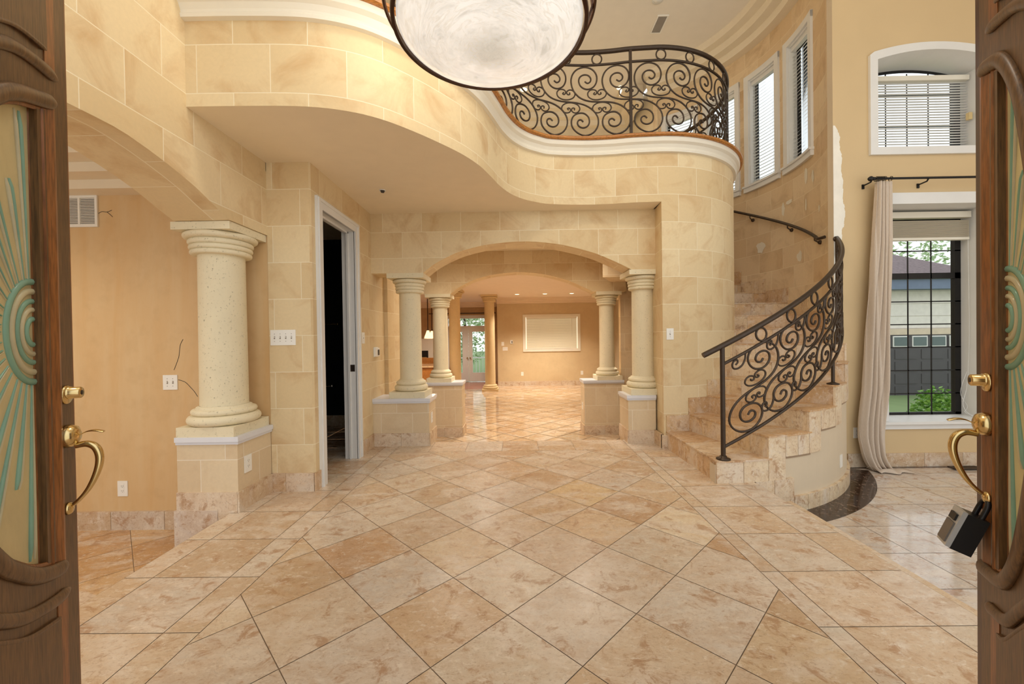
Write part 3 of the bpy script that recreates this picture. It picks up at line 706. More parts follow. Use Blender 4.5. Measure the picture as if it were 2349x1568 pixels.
f.build('window_frame', M['black'], root)
f = MB(); f.face([(x, 4.965, z) for x, z in inner]); f.build('pane', M['glass'], root)
bl = thing('window_blind', 'white slatted blind lowered in the arched window above the curtain rod', 'blind', (4.75, 4.86, 4.2))
L2 = (-4.75, -4.86, -4.2)
f = MB(); f.box(4.13, 5.38, 4.83, 4.89, 4.18, 4.235); f.build('headrail', M['whitetrim'], bl, L2)
f = MB()
for k in range(27):
    z = 3.35 + .031 * k; f.face([(4.14, 4.838, z), (5.37, 4.838, z), (5.37, 4.88, z + .006), (4.14, 4.88, z + .006)]); f.face([(4.14, 4.88, z + .004), (5.37, 4.88, z + .004), (5.37, 4.838, z - .002), (4.14, 4.838, z - .002)])
f.build('slats', M['blind'], bl, L2)
f = MB(); f.box(4.14, 5.37, 4.84, 4.88, 3.315, 3.335); f.build('bottom_rail', M['white'], bl, L2)
f = MB(); f.box(5.34, 5.38, 4.80, 4.835, 3.70, 3.78); f.build('hold_down_bracket', plain('beige_plastic', (222, 196, 140), .4), bl, L2)
# lower window
root = struct(bpy.data.objects.new('window_6', None)); COL.objects.link(root); V = LW
f = MB(); f.box(V['x0'] - .10, V['x1'] + .10, YW - .03, YW, V['z1'], V['z1'] + .125); f.box(V['x0'] - .10, V['x0'], YW - .03, YW, V['z0'], V['z1']); f.box(V['x1'], V['x1'] + .10, YW - .03, YW, V['z0'], V['z1'])
f.build('casing', M['white'], root, bevel=.004)
f = MB(); f.box(V['x0'] - .13, V['x1'] + .13, YW - .07, YW + .36, V['z0'] - .03, V['z0']); f.box(V['x0'] - .1, V['x1'] + .1, YW - .03, YW, V['z0'] - .09, V['z0'] - .03); f.build('window_sill', M['white'], root, bevel=.004)
f = MB(); f.box(V['x0'] - .01, V['x0'], YW, YW + .36, V['z0'], V['z1']); f.box(V['x1'], V['x1'] + .01, YW, YW + .36, V['z0'], V['z1']); f.box(V['x0'], V['x1'], YW, YW + .36, V['z1'], V['z1'] + .01); f.build('reveal', M['white'], root)
f = MB(); bar(f, V['x0'], V['x0'] + .06, V['z0'], V['z1']); bar(f, V['x1'] - .07, V['x1'], V['z0'], V['z1'], d=.05); bar(f, V['x0'], V['x1'], V['z0'], V['z0'] + .03); bar(f, V['x0'], V['x1'], V['z1'] - .12, V['z1'])
bar(f, V['x0'], V['x1'], 1.865, 1.935, d=.04)
for x in (4.51, 4.765, 5.045): bar(f, x - .007, x + .007, V['z0'], V['z1'], d=.006)
for z in (2.20, 1.59, 1.315, 1.038, .758, .478): bar(f, V['x0'], V['x1'], z - .007, z + .007, d=.006)
f.build('window_frame', M['black'], root)
f = MB(); f.face([(V['x0'], 4.966, V['z0']), (V['x1'], 4.966, V['z0']), (V['x1'], 4.966, V['z1']), (V['x0'], 4.966, V['z1'])]); f.build('pane', M['glass'], root)
bl = thing('window_blind', 'white slatted blind raised and bunched at the top of the tall window behind the curtain', 'blind', (4.8, 4.86, 2.6)); L2 = (-4.8, -4.86, -2.6)
f = MB(); f.box(4.22, 5.385, 4.82, 4.89, 2.565, 2.635); f.build('headrail', M['whitetrim'], bl, L2)
f = MB()
for k in range(22): f.box(4.23, 5.37, 4.83, 4.88, 2.335 + .0092 * k, 2.3405 + .0092 * k)
f.build('slats', M['blind_cream'], bl, L2)
f = MB(); f.box(4.23, 5.37, 4.828, 4.882, 2.305, 2.333); f.build('bottom_rail', M['whitetrim'], bl, L2)
f = MB(); f.tube(catmull([(5.365, 4.84, 2.32), (5.375, 4.84, 1.2), (5.36, 4.85, .6), (5.30, 4.84, .36), (5.34, 4.80, .24), (5.385, 4.72, .225)], 5), .003, 5); f.tube(catmull([(5.36, 4.85, .75), (5.27, 4.84, .5), (5.33, 4.82, .34), (5.28, 4.8, .27), (5.37, 4.74, .225)], 5), .002, 4); f.build('cord', M['white'], bl, L2)

# ------------------------------------------------------------------ far room shell
fb = MB(); BWY = 13.8
fb.face([(-.6, BWY, ZF), (3.3, BWY, ZF), (3.3, BWY, 2.6), (-.6, BWY, 2.6)]); fb.face([(-.6, BWY, ZF), (-.6, 15.2, ZF), (-.6, 15.2, 2.6), (-.6, BWY, 2.6)])
struct(fb.build('wall_back', M['faux_far']))
fb = MB()
fb.box(3.3, 3.4, 7.2, 13.8, ZF, 2.6); struct(fb.build('wall_far_right', plain('greige_wall', (176, 160, 132), .7)))
kb = MB()
kb.face([(-5.2, 15.2, ZF), (-3.05, 15.2, ZF), (-3.05, 15.2, 2.6), (-5.2, 15.2, 2.6)]); kb.face([(-3.05, 15.2, 2.08), (-.6, 15.2, 2.08), (-.6, 15.2, 2.6), (-3.05, 15.2, 2.6)]); kb.face([(-.95, 15.2, ZF), (-.6, 15.2, ZF), (-.6, 15.2, 2.1), (-.95, 15.2, 2.1)])
kb.face([(-5.2, 5.0, ZF), (-5.2, 15.2, ZF), (-5.2, 15.2, 2.6), (-5.2, 5.0, 2.6)])
struct(kb.build('wall_far_left', plain('tan_kitchen_wall', (190, 158, 116), .7)))
fc = MB(); fc.face([(-5.2, 7.04, 2.56), (3.4, 7.04, 2.56), (3.4, 15.3, 2.56), (-5.2, 15.3, 2.56)][::-1]); fc.face([(-5.2, 4.98, ZS), (-2.0, 4.98, ZS), (-2.0, 7.04, ZS), (-5.2, 7.04, ZS)])
struct(fc.build('ceiling_far', plain('far_ceiling_paint', (238, 220, 198), .8, var=.02)))
fk = MB()
for k in range(3):
    z = 2.39 + .056 * k
    fk.box(-.6, 3.3, BWY - .14 * (k + 1), BWY - .14 * k, z, 2.56, skip='k'); fk.box(3.3 - .14 * (k + 1), 3.3 - .14 * k, 7.04, BWY, z, 2.56, skip='r'); fk.box(-5.2, -.6, 15.2 - .14 * (k + 1), 15.2 - .14 * k, z, 2.56, skip='k')
struct(fk.build('ceiling_far_cornice', plain('far_cornice_paint', (234, 214, 186), .7, var=.02)))
fbs = MB()
for k in range(9):
    xx = -.6 + k * .433; fbs.box(xx, xx + .43, BWY - .015, BWY, ZF, ZF + .15, tint=PAL[(k * 5) % 8] + (k * .19 % 1,))
struct(fbs.build('baseboard_back', M['base']))
# far window
root = struct(bpy.data.objects.new('window_7', None)); COL.objects.link(root)
f = MB()
for q in ((.27, 2.22, .75, .84), (.27, 2.22, 1.92, 2.01), (.27, .36, .84, 1.92), (2.13, 2.22, .84, 1.92)): f.box(q[0], q[1], BWY - .03, BWY, q[2], q[3])
f.build('casing', M['whitetrim'], root, bevel=.006)
f = MB(); f.face([(.36, BWY - .004, .84), (2.13, BWY - .004, .84), (2.13, BWY - .004, 1.92), (.36, BWY - .004, 1.92)]); f.build('pane', emis('daylit_frosted_pane', (226, 220, 196), .8), root)  # pane glows by itself, standing in for daylight behind the blind
bl = thing('window_blind', 'closed cream blind in the wide window on the far back wall', 'blind', (1.245, 13.77, 1.9)); L2 = (-1.245, -13.77, -1.9)
f = MB(); f.box(.39, 2.10, 13.755, 13.79, 1.87, 1.915); f.build('headrail', M['whitetrim'], bl, L2)
f = MB()
for k in range(34):
    z = .87 + .0295 * k; f.face([(.40, 13.768, z), (2.09, 13.768, z), (2.09, 13.782, z + .026), (.40, 13.782, z + .026)])
f.build('slats', M['blind_cream'], bl, L2)
f = MB(); f.box(.40, 2.09, 13.76, 13.785, .845, .868); f.build('bottom_rail', M['whitetrim'], bl, L2)
f = MB(); f.tube([(1.93, 13.757, 1.87), (1.93, 13.757, 1.25)], .006, 6); f.build('wand', M['whitetrim'], bl, L2)
# french doors with transom and sidelight
root = struct(bpy.data.objects.new('door_3', None)); COL.objects.link(root)
f = MB(); Y = 15.2
f.box(-3.05, -.95, Y - .03, Y + .1, 1.98, 2.10); f.box(-3.05, -.95, Y - .02, Y + .1, 1.60, 1.70); f.box(-1.02, -.95, Y - .03, Y + .1, ZF, 2.0); f.box(-2.56, -2.50, Y - .03, Y + .1, ZF, 2.0); f.box(-3.05, -2.98, Y - .03, Y + .1, ZF, 2.0)
f.build('door_frame', M['white'], root)
for x0, x1, gl0, gl1 in ((-2.50, -1.755, -2.32, -1.98), (-1.745, -1.02, -1.60, -1.13)):
    lf = MB(); lf.box(x0, gl0, Y, Y + .045, ZF + .02, 1.6); lf.box(gl1, x1, Y, Y + .045, ZF + .02, 1.6); lf.box(gl0, gl1, Y, Y + .045, ZF + .02, -.05); lf.box(gl0, gl1, Y, Y + .045, 1.48, 1.6)
    leaf = lf.build('door_leaf', M['white'], root, bevel=.004)
    f = MB(); f.face([(gl0, Y + .02, -.05), (gl1, Y + .02, -.05), (gl1, Y + .02, 1.48), (gl0, Y + .02, 1.48)]); f.build('pane', M['glass'], leaf)
    hx = -1.80 if x0 < -2 else -1.69
    f = MB(); f.lathe([(.028, Y), (.028, Y - .01), (.01, Y - .012), (.01, Y - .04), (.026, Y - .045), (.028, Y - .06), (.001, Y - .07)], hx, 0, 14, axis='y', cz=.50); f.build('door_handle', M['brass'], leaf)
f = MB()
for q in ((-2.48, -1.04, 1.70, 1.98), (-2.98, -2.56, ZF, 1.6), (-2.98, -2.56, 1.70, 1.98)): f.face([(q[0], Y + .03, q[2]), (q[1], Y + .03, q[2]), (q[1], Y + .03, q[3]), (q[0], Y + .03, q[3])])
f.build('pane', M['glass'], root)

# ================================================================== THINGS
def local(root): return tuple(-c for c in root.location)
# ------------------------------------------------------------------ columns and pedestals
def column(name_label, x, y, z0, z1, rs, half, group, mat, pl=.07, ab=.055):
    t = thing('column', name_label, 'column', (x, y, z0), group=group)
    H_ = z1 - z0
    f = MB(); f.box(-half, half, -half, half, 0, pl); f.build('plinth', mat, t, bevel=.006)
    k = rs / .152; b = []
    for i in range(9): a = -pi / 2 + pi * i / 8; b.append((k * (.195 + .04 * cos(a)), pl + .036 + .036 * sin(a)))
    for i in range(7): a = -pi / 2 + pi * i / 6; b.append((k * (.188 + .022 * cos(a)), pl + .094 + .022 * sin(a)))
    b += [(k * .178, pl + .118), (k * .176, pl + .128), (rs * 1.03, pl + .136)]
    f = MB(); f.lathe([(.001, pl)] + b, 0, 0, 56); f.build('base', mat, t)
    f = MB(); f.lathe([(rs * 1.02, pl + .134), (rs * 1.015, pl + .35), (rs, H_ * .55), (rs * .985, H_ - .215)], 0, 0, 56); f.build('shaft', mat, t)
    c = []; zc = H_ - .215
    c.append((rs * .98, zc))
    for r0, rr, h in ((.180, .016, .018), (.186, .016, .018), (.190, .018, .020)):
        for i in range(6): a = -pi / 2 + pi * i / 5; c.append((k * (r0 + rr * cos(a)), zc + h + h * sin(a)))
        zc += 2 * h
    h = (H_ - ab - zc) / 2
    for i in range(9): a = -pi / 2 + pi * i / 8; c.append((k * (.20 + .036 * cos(a)), zc + h + h * sin(a)))
    c.append((.001, H_ - ab))
    f = MB(); f.lathe(c, 0, 0, 56); f.build('capital', mat, t)
    f = MB(); f.box(-half - .004, half + .004, -half - .004, half + .004, H_ - ab, H_); f.build('abacus', mat, t, bevel=.006)
    return t
column('thick cream coral stone column on the knee wall beside the sunken dining room', -2.222, 3.075, .545, 2.08, .153, .207, 'coral stone columns', M['coral'])
column('cream coral stone column under the left end of the nearer arch', -1.255, 4.865, .545, 1.985, .127, .207, 'coral stone columns', M['coral'])
column('cream coral stone column under the right end of the nearer arch, against the drum wall', 1.53, 4.865, .545, 1.985, .127, .207, 'coral stone columns', M['coral'])
column('coral stone column under the left end of the farther arch', -1.275, 6.93, .50, 1.972, .125, .207, 'coral stone columns', M['coral'])
column('coral stone column under the right end of the farther arch', 1.565, 6.93, .50, 1.972, .125, .207, 'coral stone columns', M['coral'])
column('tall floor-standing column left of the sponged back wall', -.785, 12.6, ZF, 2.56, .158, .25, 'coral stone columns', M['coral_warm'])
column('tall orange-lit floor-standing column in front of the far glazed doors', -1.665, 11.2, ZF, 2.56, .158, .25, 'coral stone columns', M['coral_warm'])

def pedestal(lab, x0, x1, y0, y1, z0, z1, zb, faces, mat=None, lowbase=None):
    t = thing('pedestal', lab, 'pedestal', ((x0 + x1) / 2, (y0 + y1) / 2, z0), group='tiled knee walls under the columns'); L = local(t)
    f = MB(); f.box(x0, x1, y0, y1, z0, z1 - .055); f.build('stone_block', mat or M['stone_pale'], t, L)
    f = MB(); f.box(x0 - .02 * ('l' in faces), x1 + .02 * ('r' in faces), y0 - .022, y1, z1 - .035, z1); f.box(x0 - .012 * ('l' in faces), x1 + .012 * ('r' in faces), y0 - .012, y1, z1 - .055, z1 - .035)
    f.build('cap', plain('white_cap_paint', (222, 222, 226), .3, var=.01), t, L, bevel=.004)
    f = MB(); h = .148
    n = max(1, round((x1 - x0) / .35))
    for k in range(n):
        a, b = x0 + (x1 - x0) * k / n, x0 + (x1 - x0) * (k + 1) / n
        f.box(a + .001, b - .001, y0 - .014, y0, zb, zb + h, tint=(226, 206, 180, k * .3))
    for s_, xx in (('l', x0), ('r', x1)):
        if s_ in faces:
            q = (xx - .014, xx) if s_ == 'l' else (xx, xx + .014)
            f.box(q[0], q[1], y0 - .012, y1, zb, zb + h, tint=(214, 188, 154, .37))
    f.build('baseboard', M['tile_rough'], t, L, bevel=.002)
    return t, L
p0, L0 = pedestal('tiled knee wall with white cap at the dining room opening', -2.44, -2.002, 2.885, 3.283, ZL, .545, 0, 'r')
f = MB()
f.box(-2.14, -2.0, 2.868, 2.885, -.14, .0, tint=(216, 196, 168, .7)); f.box(-2.455, -2.142, 2.866, 2.884, -.298, .02, tint=(212, 198, 184, .2))
f.build('stepped_skirting', M['tile_rough'], p0, L0)
pedestal('tiled knee wall with white cap under the left column of the nearer arch', -1.644, -1.0, 4.64, 5.02, ZF, .545, 0, 'r')
pedestal('narrow tiled knee wall with white cap under the right column of the nearer arch', 1.285, 1.60, 4.645, 5.02, ZF, .545, 0, 'l')
pedestal('tiled knee wall with white cap under the left column of the farther arch', -1.50, -.895, 6.72, 7.12, ZF, .50, ZF, 'r')
pedestal('tiled knee wall with white cap under the right column of the farther arch', 1.14, 1.80, 6.74, 7.12, ZF, .50, ZF, 'l')

# baseboards of the foyer (stone skirting)
bs = MB()
bs.box(-2.0, -1.88, 3.270, 3.285, 0, .148, tint=(210, 176, 138, .1)); bs.box(-1.878, -1.65, 3.270, 3.285, 0, .148, tint=(230, 208, 182, .6))
bs.box(-1.645, -1.63, 3.27, 3.36, 0, .148, tint=(206, 172, 134, .5)); bs.box(-1.645, -1.63, 4.26, 4.64, 0, .148, tint=(214, 186, 150, .8))
bs.box(1.575, 1.60, 4.40, 4.64, 0, .148, tint=(222, 196, 160, .3)); bs.box(1.575, 1.655, 4.372, 4.42, 0, .148, tint=(230, 208, 178, .2))
struct(bs.build('baseboard_foyer', M['tile_rough'], bevel=.003))

# ------------------------------------------------------------------ winding stair
stair = thing('staircase', 'winding travertine staircase rising around the stone drum', 'staircase', (CX, CY, 0)); LS = local(stair)
SP = [(226, 200, 160), (214, 176, 128), (230, 208, 172), (220, 186, 140), (206, 168, 122), (224, 196, 152), (210, 176, 134)]
NST = 13
for k in range(1, NST + 1):
    t0 = 1.0 + TH * (k - 1); z = RIS * k; t1 = t0 + TH + .8
    r1 = RO if t0 < 60 else RW
    f = MB(); rr = random.Random(k * 5)
    zb = (ZL if k == 1 else RIS * (k - 1)) - .02 if k > 1 else 0.
    f.polar(CX, CY, t0 + .25, t1, RI + .001, r1 - .004, zb, z - .006, m=1, faces='iolb')
    cuts = [RI, RI + .36 + .12 * (k % 2), RI + .78 + .1 * (k % 3), r1]
    for a, b in zip(cuts, cuts[1:]):
        ti = SP[rr.randrange(7)] + (rr.random(),)
        f.polar(CX, CY, t0, t1, a + .0015, b - .0015 + (.012 if b == r1 and t0 < 60 else 0), z - .014, z, tint=(ti[0] * .96, ti[1] * .93, ti[2] * .9, ti[3]), faces='iotblr')
    cuts = [RI, RI + .22 + .2 * (k % 2), RI + .62 + .12 * (k % 3), r1] if r1 - RI > .8 else [RI, r1]
    for a, b in zip(cuts, cuts[1:]):
        ti = SP[rr.randrange(7)] + (rr.random(),)
        f.polar(CX, CY, t0 + .2, t0 + .32, a + .0015, b - .0015, zb, z - .0145, tint=ti, faces='iolr', n=1)
    f.polar(CX, CY, t0 + .2, t0 + TH + .2, RI + .0005, RI + .014, z, z + .172, tint=SP[(k + 2) % 7] + (k * .21 % 1,))
    f.build('step', [M['tile_rough'], M['grout']], stair, LS)
    if t0 > 56:
        f = MB(); ta = max(t0 + .2, 63.8); f.polar(CX, CY, ta, t0 + TH + .2, RW - .013, RW - .001, z, z + .21, tint=SP[(k + 4) % 7] + (k * .33 % 1,)); f.build('wall_skirting', M['tile_rough'], stair, LS)
# painted stringer wall, stepped skirt and plinth course
f = MB(); f.polar(CX, CY, .9, 10.0, RO - .10, RO - .012, ZL, 0.15, faces='ol', smooth=True)
for k in range(1, 7):
    t0 = 1.0 + TH * (k - 1); f.polar(CX, CY, t0 + .3, min(t0 + TH + .3, 62.5), RO - .10, RO - .012, ZL, RIS * k - .02, faces='ol', smooth=True)
f.build('side_wall', M['beige'], stair, LS)
f = MB(); lag = 4.3
for k in range(1, 7):
    t0 = 1.0 + TH * (k - 1); z = RIS * k; tn = min(t0 + TH, 62.6); lo = RIS * (k - 1)
    a = t0 if k == 1 else t0 + lag
    e = min(tn + lag, 62.6)
    mid = (a + tn) / 2
    for q0, q1, zz in ((a, mid, z - .015), (mid, tn, z - .015), (tn, e, z + (RIS if k < 6 else 0) - .015)):
        if q1 - q0 > .2: f.polar(CX, CY, q0 + .06, q1 - .06, RO - .012, RO + .006, lo + (.0 if k > 1 else 0), zz, tint=(228, 208, 176, (k * .3 + q0) % 1), faces='iotblr')
f.polar(CX, CY, 9.2, 13.5, RO - .012, RO + .010, -.3, .0, tint=(222, 200, 166, .3)); f.polar(CX, CY, 13.6, 18.6, RO - .012, RO + .010, -.3, .0, tint=(226, 206, 176, .8))
q = 18.7
while q < 62: f.polar(CX, CY, q, min(q + 3.9, 62.5), RO - .012, RO + .014, ZL, ZL + .135, tint=(230, 208, 172, q % 1)); q += 4.0
f.build('skirting', M['tile_rough'], stair, LS, bevel=.002)

# ------------------------------------------------------------------ wrought-iron railings
SC = [(962, 455), (985, 471), (1008, 457), (1012, 428), (988, 400), (950, 397), (920, 418), (911, 455), (926, 495), (960, 520), (1000, 523), (1040, 500), (1062, 455), (1060, 400), (1028, 352), (970, 329), (908, 342), (865, 382), (845, 440), (852, 505), (880, 560), (930, 605), (1000, 630), (1080, 638), (1160, 645), (1235, 668), (1298, 715), (1335, 780), (1333, 850), (1295, 908), (1225, 933), (1160, 908), (1118, 862), (1108, 810), (1125, 763), (1165, 737), (1215, 736), (1253, 768), (1262, 815), (1245, 850), (1210, 864), (1175, 852), (1160, 825), (1168, 800), (1190, 793), (1210, 812)]
CU = [(1046, 553), (1036, 566), (1050, 572), (1062, 556), (1055, 537), (1030, 528), (1003, 535), (986, 560), (994, 592), (1025, 613), (1063, 619), (1100, 613), (1130, 595), (1142, 565), (1126, 538), (1100, 530), (1078, 540), (1070, 558), (1082, 573), (1098, 568), (1094, 554)]
K = 767.
def uvp(L, ox=0, oy=0, flip=False): return [((x + ox - 955) / K, ((950 - (1262 - y if flip else y)) + oy) / K) for x, y in L]
S_ = uvp(SC); C1 = uvp(CU); C2 = uvp(CU, 40, 0, True)
def iron(fn, name, parent, L, uv, r=.009, n=3, close=False):
    pts = catmull([(u, v, 0) for u, v in uv], n, close)
    f = MB(); f.tube([fn(p.x, p.y) for p in pts], r, 6, closed=close); return f.build(name, M['bronze'], parent, L)
# balcony railing
GP = offset_path(E3, -.06); GL = [0.]
for a, b in zip(GP, GP[1:]): GL.append(GL[-1] + (b - a).length)
def gpos(s):
    s = max(0, min(GL[-1] - 1e-4, s))
    import bisect
    i = bisect.bisect_right(GL, s) - 1; t = (s - GL[i]) / (GL[i + 1] - GL[i]); return GP[i].lerp(GP[i + 1], t)
rail = thing('balcony_railing', 'dark scrolled iron railing along the curved balcony edge', 'railing', (1.3, 4.48, 3.376)); LR = local(rail)
sp = min(range(len(GP)), key=lambda i: abs(GP[i].x - 1.31) + (10 if GP[i].y > 4.6 else 0)); SPOST = GL[sp]
SEND = GL[min(range(len(E3)), key=lambda i: (Vector((*pol(RI, 150), 0)) - E3[i]).length)]
PITCH = .345
def gfn(base):
    def fn(u, v):
        p = gpos(base + u); return (p.x, p.y, 3.43 + v * .955)
    return fn
u0 = SPOST + .185
n0 = -int((u0 - .12) / PITCH); n1 = int((SEND - u0 - .35) / PITCH)
for k in range(n0, n1 + 1):
    b = u0 + k * PITCH
    if b + .5 > SEND: break
    fn = gfn(b)
    if b > .12: iron(fn, 'scroll', rail, LR, S_)
    if b - .02 > .0: iron(fn, 'small_scroll', rail, LR, C1, .0075)
    iron(fn, 'small_scroll', rail, LR, C2, .0075)
    if k != -1: iron(fn, 'ring', rail, LR, [(.145 + .053 * cos(a), .897 + .058 * sin(a)) for a in [2 * pi * q / 10 for q in range(10)]], .0085, 2, True)
def gl(z, r, nm, seg=8, s0=.02, s1=None):
    s1 = s1 or SEND; f = MB(); n = 150
    f.tube([(*gpos(s0 + (s1 - s0) * k / n).xy, z) for k in range(n + 1)], r, seg); f.build(nm, M['bronze'], rail, LR)
gl(4.365, .024, 'handrail', 10); gl(4.225, .0135, 'rail'); gl(3.435, .0135, 'rail')
for s in (SPOST - 3.5, SPOST - 1.9, SPOST, SPOST + 1.75, SEND - .03):
    p = gpos(s); f = MB(); f.box(p.x - .014, p.x + .014, p.y - .014, p.y + .014, 3.377, 4.35); f.lathe([(.001, 3.377), (.035, 3.377), (.034, 3.387), (.016, 3.392)], p.x, p.y, 14); f.build('post', M['bronze'], rail, LR)
for s in (SPOST - .93, SPOST + .9, SPOST - 2.7):
    p = gpos(s); f = MB(); f.tube([(p.x, p.y, 3.377), (p.x, p.y, 3.435)], .008, 6); f.build('foot', M['bronze'], rail, LR)
# stair railing
RG = 2.32; TA0 = 3.0; TA1 = 63.0; SLP = 1.18 / (R(TA1 - TA0) * RG); AL = math.atan(SLP)
srl = thing('stair_railing', 'dark scrolled iron railing curving up the open side of the staircase', 'railing', pol(RG, TA0, RIS)); L3 = local(srl)
def sp3(s, z): return pol(RG, TA0 + math.degrees(s / RG), z)
ZB = .285
def sfn(s0):
    def fn(u, v):
        uu = -u * 1.05; vv = v * .775
        ds = uu * cos(AL) - vv * sin(AL); dz = uu * sin(AL) + vv * cos(AL)
        s = s0 + ds; return sp3(s, ZB + s0 * SLP + dz)
    return fn
SL = R(TA1 - TA0) * RG
nS = 7
for k in range(nS):
    # upper spiral centre sits at u=0 -> put lower centre (u=.34,v=.18) at wanted arc
    sl = .215 + .325 * k; s0 = sl + .34 * 1.05 * cos(AL) + .18 * .775 * sin(AL)
    fn = sfn(s0)
    if s0 < SL + .05:
        iron(fn, 'scroll', srl, L3, S_, .0095)
    iron(fn, 'small_scroll', srl, L3, C2, .008)
    if k < nS - 1: iron(fn, 'small_scroll', srl, L3, C1, .008)
    # extra curls in the triangles along the top and bottom rail
    cu = [(.0, .0), (.018, .012), (.012, .036), (-.016, .038), (-.03, .012), (-.018, -.022), (.02, -.04), (.06, -.03), (.085, .01), (.088, .05)]
    s_c = sl + .215
    iron(lambda u, v, s_c=s_c: sp3(s_c - .045 + u, ZB + (s_c + u) * SLP + .115 + v), 'curl', srl, L3, [(u, v) for u, v in cu], .0085)
    s_d = sl - .06
    iron(lambda u, v, s_d=s_d: sp3(s_d - .04 + u, ZB + (s_d + u) * SLP + .61 + v), 'curl', srl, L3, [(u, v) for u, v in cu], .0085)
    s_r = sl + .14
    zc = ZB + s_r * SLP + .765
    iron(lambda u, v, s_r=s_r, zc=zc: sp3(s_r + u, zc + v), 'ring', srl, L3, [(.052 * cos(a), .056 * sin(a)) for a in [2 * pi * q / 10 for q in range(10)]], .009, 2, True)
def sline(off, r, nm, s0, s1, seg=8, extra=None):
    f = MB(); P = [sp3(s0 + (s1 - s0) * k / 40, ZB + (s0 + (s1 - s0) * k / 40) * SLP + off) for k in range(41)]
    if extra: P = P + extra
    f.tube(P, r, seg); f.build(nm, M['bronze'], srl, L3)
sline(.845, .0235, 'handrail', -.16, SL - .02, 10, [(*pol(RG - .03, 64.0), ZB + SL * SLP + .86)])
sline(.69, .0135, 'rail', 0, SL); sline(0, .0135, 'rail', 0, SL)
for s, zb, zt in ((0, RIS, ZB + .83), (SL - .04, RIS * 6, ZB + SL * SLP + .82)):
    p = sp3(s, 0); f = MB(); f.tube([(p[0], p[1], zb), (p[0], p[1], zt)], .019, 12); f.build('post', M['bronze'], srl, L3)
    if zb < 1: f = MB(); f.lathe([(.001, zb), (.055, zb), (.055, zb + .01), (.03, zb + .016), (.027, zb + .03), (.019, zb + .032)], p[0], p[1], 24); f.build('base_flange', M['bronze'], srl, L3)
s = R(37 - TA0) * RG; p = sp3(s, 0); f = MB(); f.tube([(p[0], p[1], RIS * 4), (p[0], p[1], ZB + s * SLP)], .015, 10); f.lathe([(.001, RIS * 4), (.05, RIS * 4), (.05, RIS * 4 + .01), (.02, RIS * 4 + .02), (.015, RIS * 4 + .025)], p[0], p[1], 20); f.build('foot', M['bronze'], srl, L3)
f = MB(); p = pol(RG - .03, 63.9, ZB + SL * SLP + .82); f.tube([p, (p[0] - .02, YW - .01, p[2])], .012, 8); f.lathe([(.001, YW - .001), (.03, YW - .001), (.03, YW - .012), (.001, YW - .02)], p[0] - .02, 0, 14, axis='y', cz=p[2]); f.build('wall_bracket', M['bronze'], srl, L3)
# wall handrail on the curved wall
hr = thing('wall_handrail', 'slim dark handrail bracketed to the curved stone stair wall', 'handrail', pol(RW - .06, 70, 2.4)); LH = local(hr)
def hz(th): return 2.36 + (th - 68) * .0183
f = MB(); P = [pol(RW - .03, 63.9, 2.335), pol(RW - .055, 65.0, 2.335), pol(RW - .065, 67.5, 2.345)] + [pol(RW - .065, th, hz(th)) for th in range(69, 150, 3)]
f.tube(P, .019, 10); f.build('rail', M['bronze'], hr, LH)
for th in (70.5, 88.5, 107.5, 126):
    f = MB(); z = hz(th); f.tube([pol(RW - .065, th, z), pol(RW - .065, th, z - .05), pol(RW - .03, th, z - .075), pol(RW - .004, th, z - .08)], .008, 8)
    a = R(th); c = pol(RW - .008, th, z - .08); f.sphere(c, .026, 12, 8); f.build('bracket', M['bronze'], hr, LH)

# ------------------------------------------------------------------ chandelier bowl
CHX, CHY, CHZ, CHR = -.098, 2.0, 2.735, .468
ch = thing('pendant_bowl_light', 'large white alabaster bowl light hanging in a bronze ring', 'light fixture', (CHX, CHY, CHZ))
f = MB(); pr = []
for i in range(15):
    a = i / 14; r = CHR * .955 * sin(a * pi / 2); pr.append((max(r, .001), -.118 * cos(a * pi / 2) ** 1.3))
f.lathe(pr + [(CHR * .955, .01), (CHR * .93, .012)], 0, 0, 72); bowl = f.build('glass_bowl', M['alabaster'], ch)
f = MB(); n = 96
f.lathe([(CHR - .014, -.014), (CHR + .002, -.016), (CHR + .006, .0), (CHR + .002, .016), (CHR - .014, .014), (CHR - .014, -.014)], 0, 0, n); f.build('rim_ring', M['bronze_hi'], ch)
f = MB(); f.tube([((CHR + .035) * cos(2 * pi * k / n), (CHR + .035) * sin(2 * pi * k / n), .075) for k in range(n)], .009, 8, closed=True); f.build('upper_ring', M['bronze_hi'], ch)
for k in range(3):
    a = R(-4 + 120 * k); ca, sa = cos(a), sin(a); f = MB()
    P = [(CHR + .004, -.005), (CHR + .03, .075), (CHR + .02, .16), (CHR - .10, .42), (.18, .85), (.05, 1.25)]
    rows = []
    for r, z in P: rows.append([(r * ca + w_ * -sa, r * sa + w_ * ca, z) for w_ in (-.014, .014)])
    f.grid(rows, smooth=False); o = f.build('arm', M['bronze_hi'], ch); m_ = o.modifiers.new('s', 'SOLIDIFY'); m_.thickness = .008
f = MB(); f.tube([(0, 0, 1.2), (0, 0, ZC - CHZ - .03)], .012, 10); f.lathe([(.001, 1.18), (.05, 1.2), (.06, 1.24), (.03, 1.3), (.012, 1.32)], 0, 0, 20); f.build('stem', M['bronze_hi'], ch)
f = MB(); f.lathe([(.012, ZC - CHZ - .06), (.07, ZC - CHZ - .03), (.08, ZC - CHZ)], 0, 0, 24); f.build('ceiling_rose', M['bronze_hi'], ch)
for k in range(3):
    a = R(60 + 120 * k); f = MB(); f.sphere((.14 * cos(a), .14 * sin(a), .05), .03, 12, 8); f.build('bulb', M['bulb'], ch)
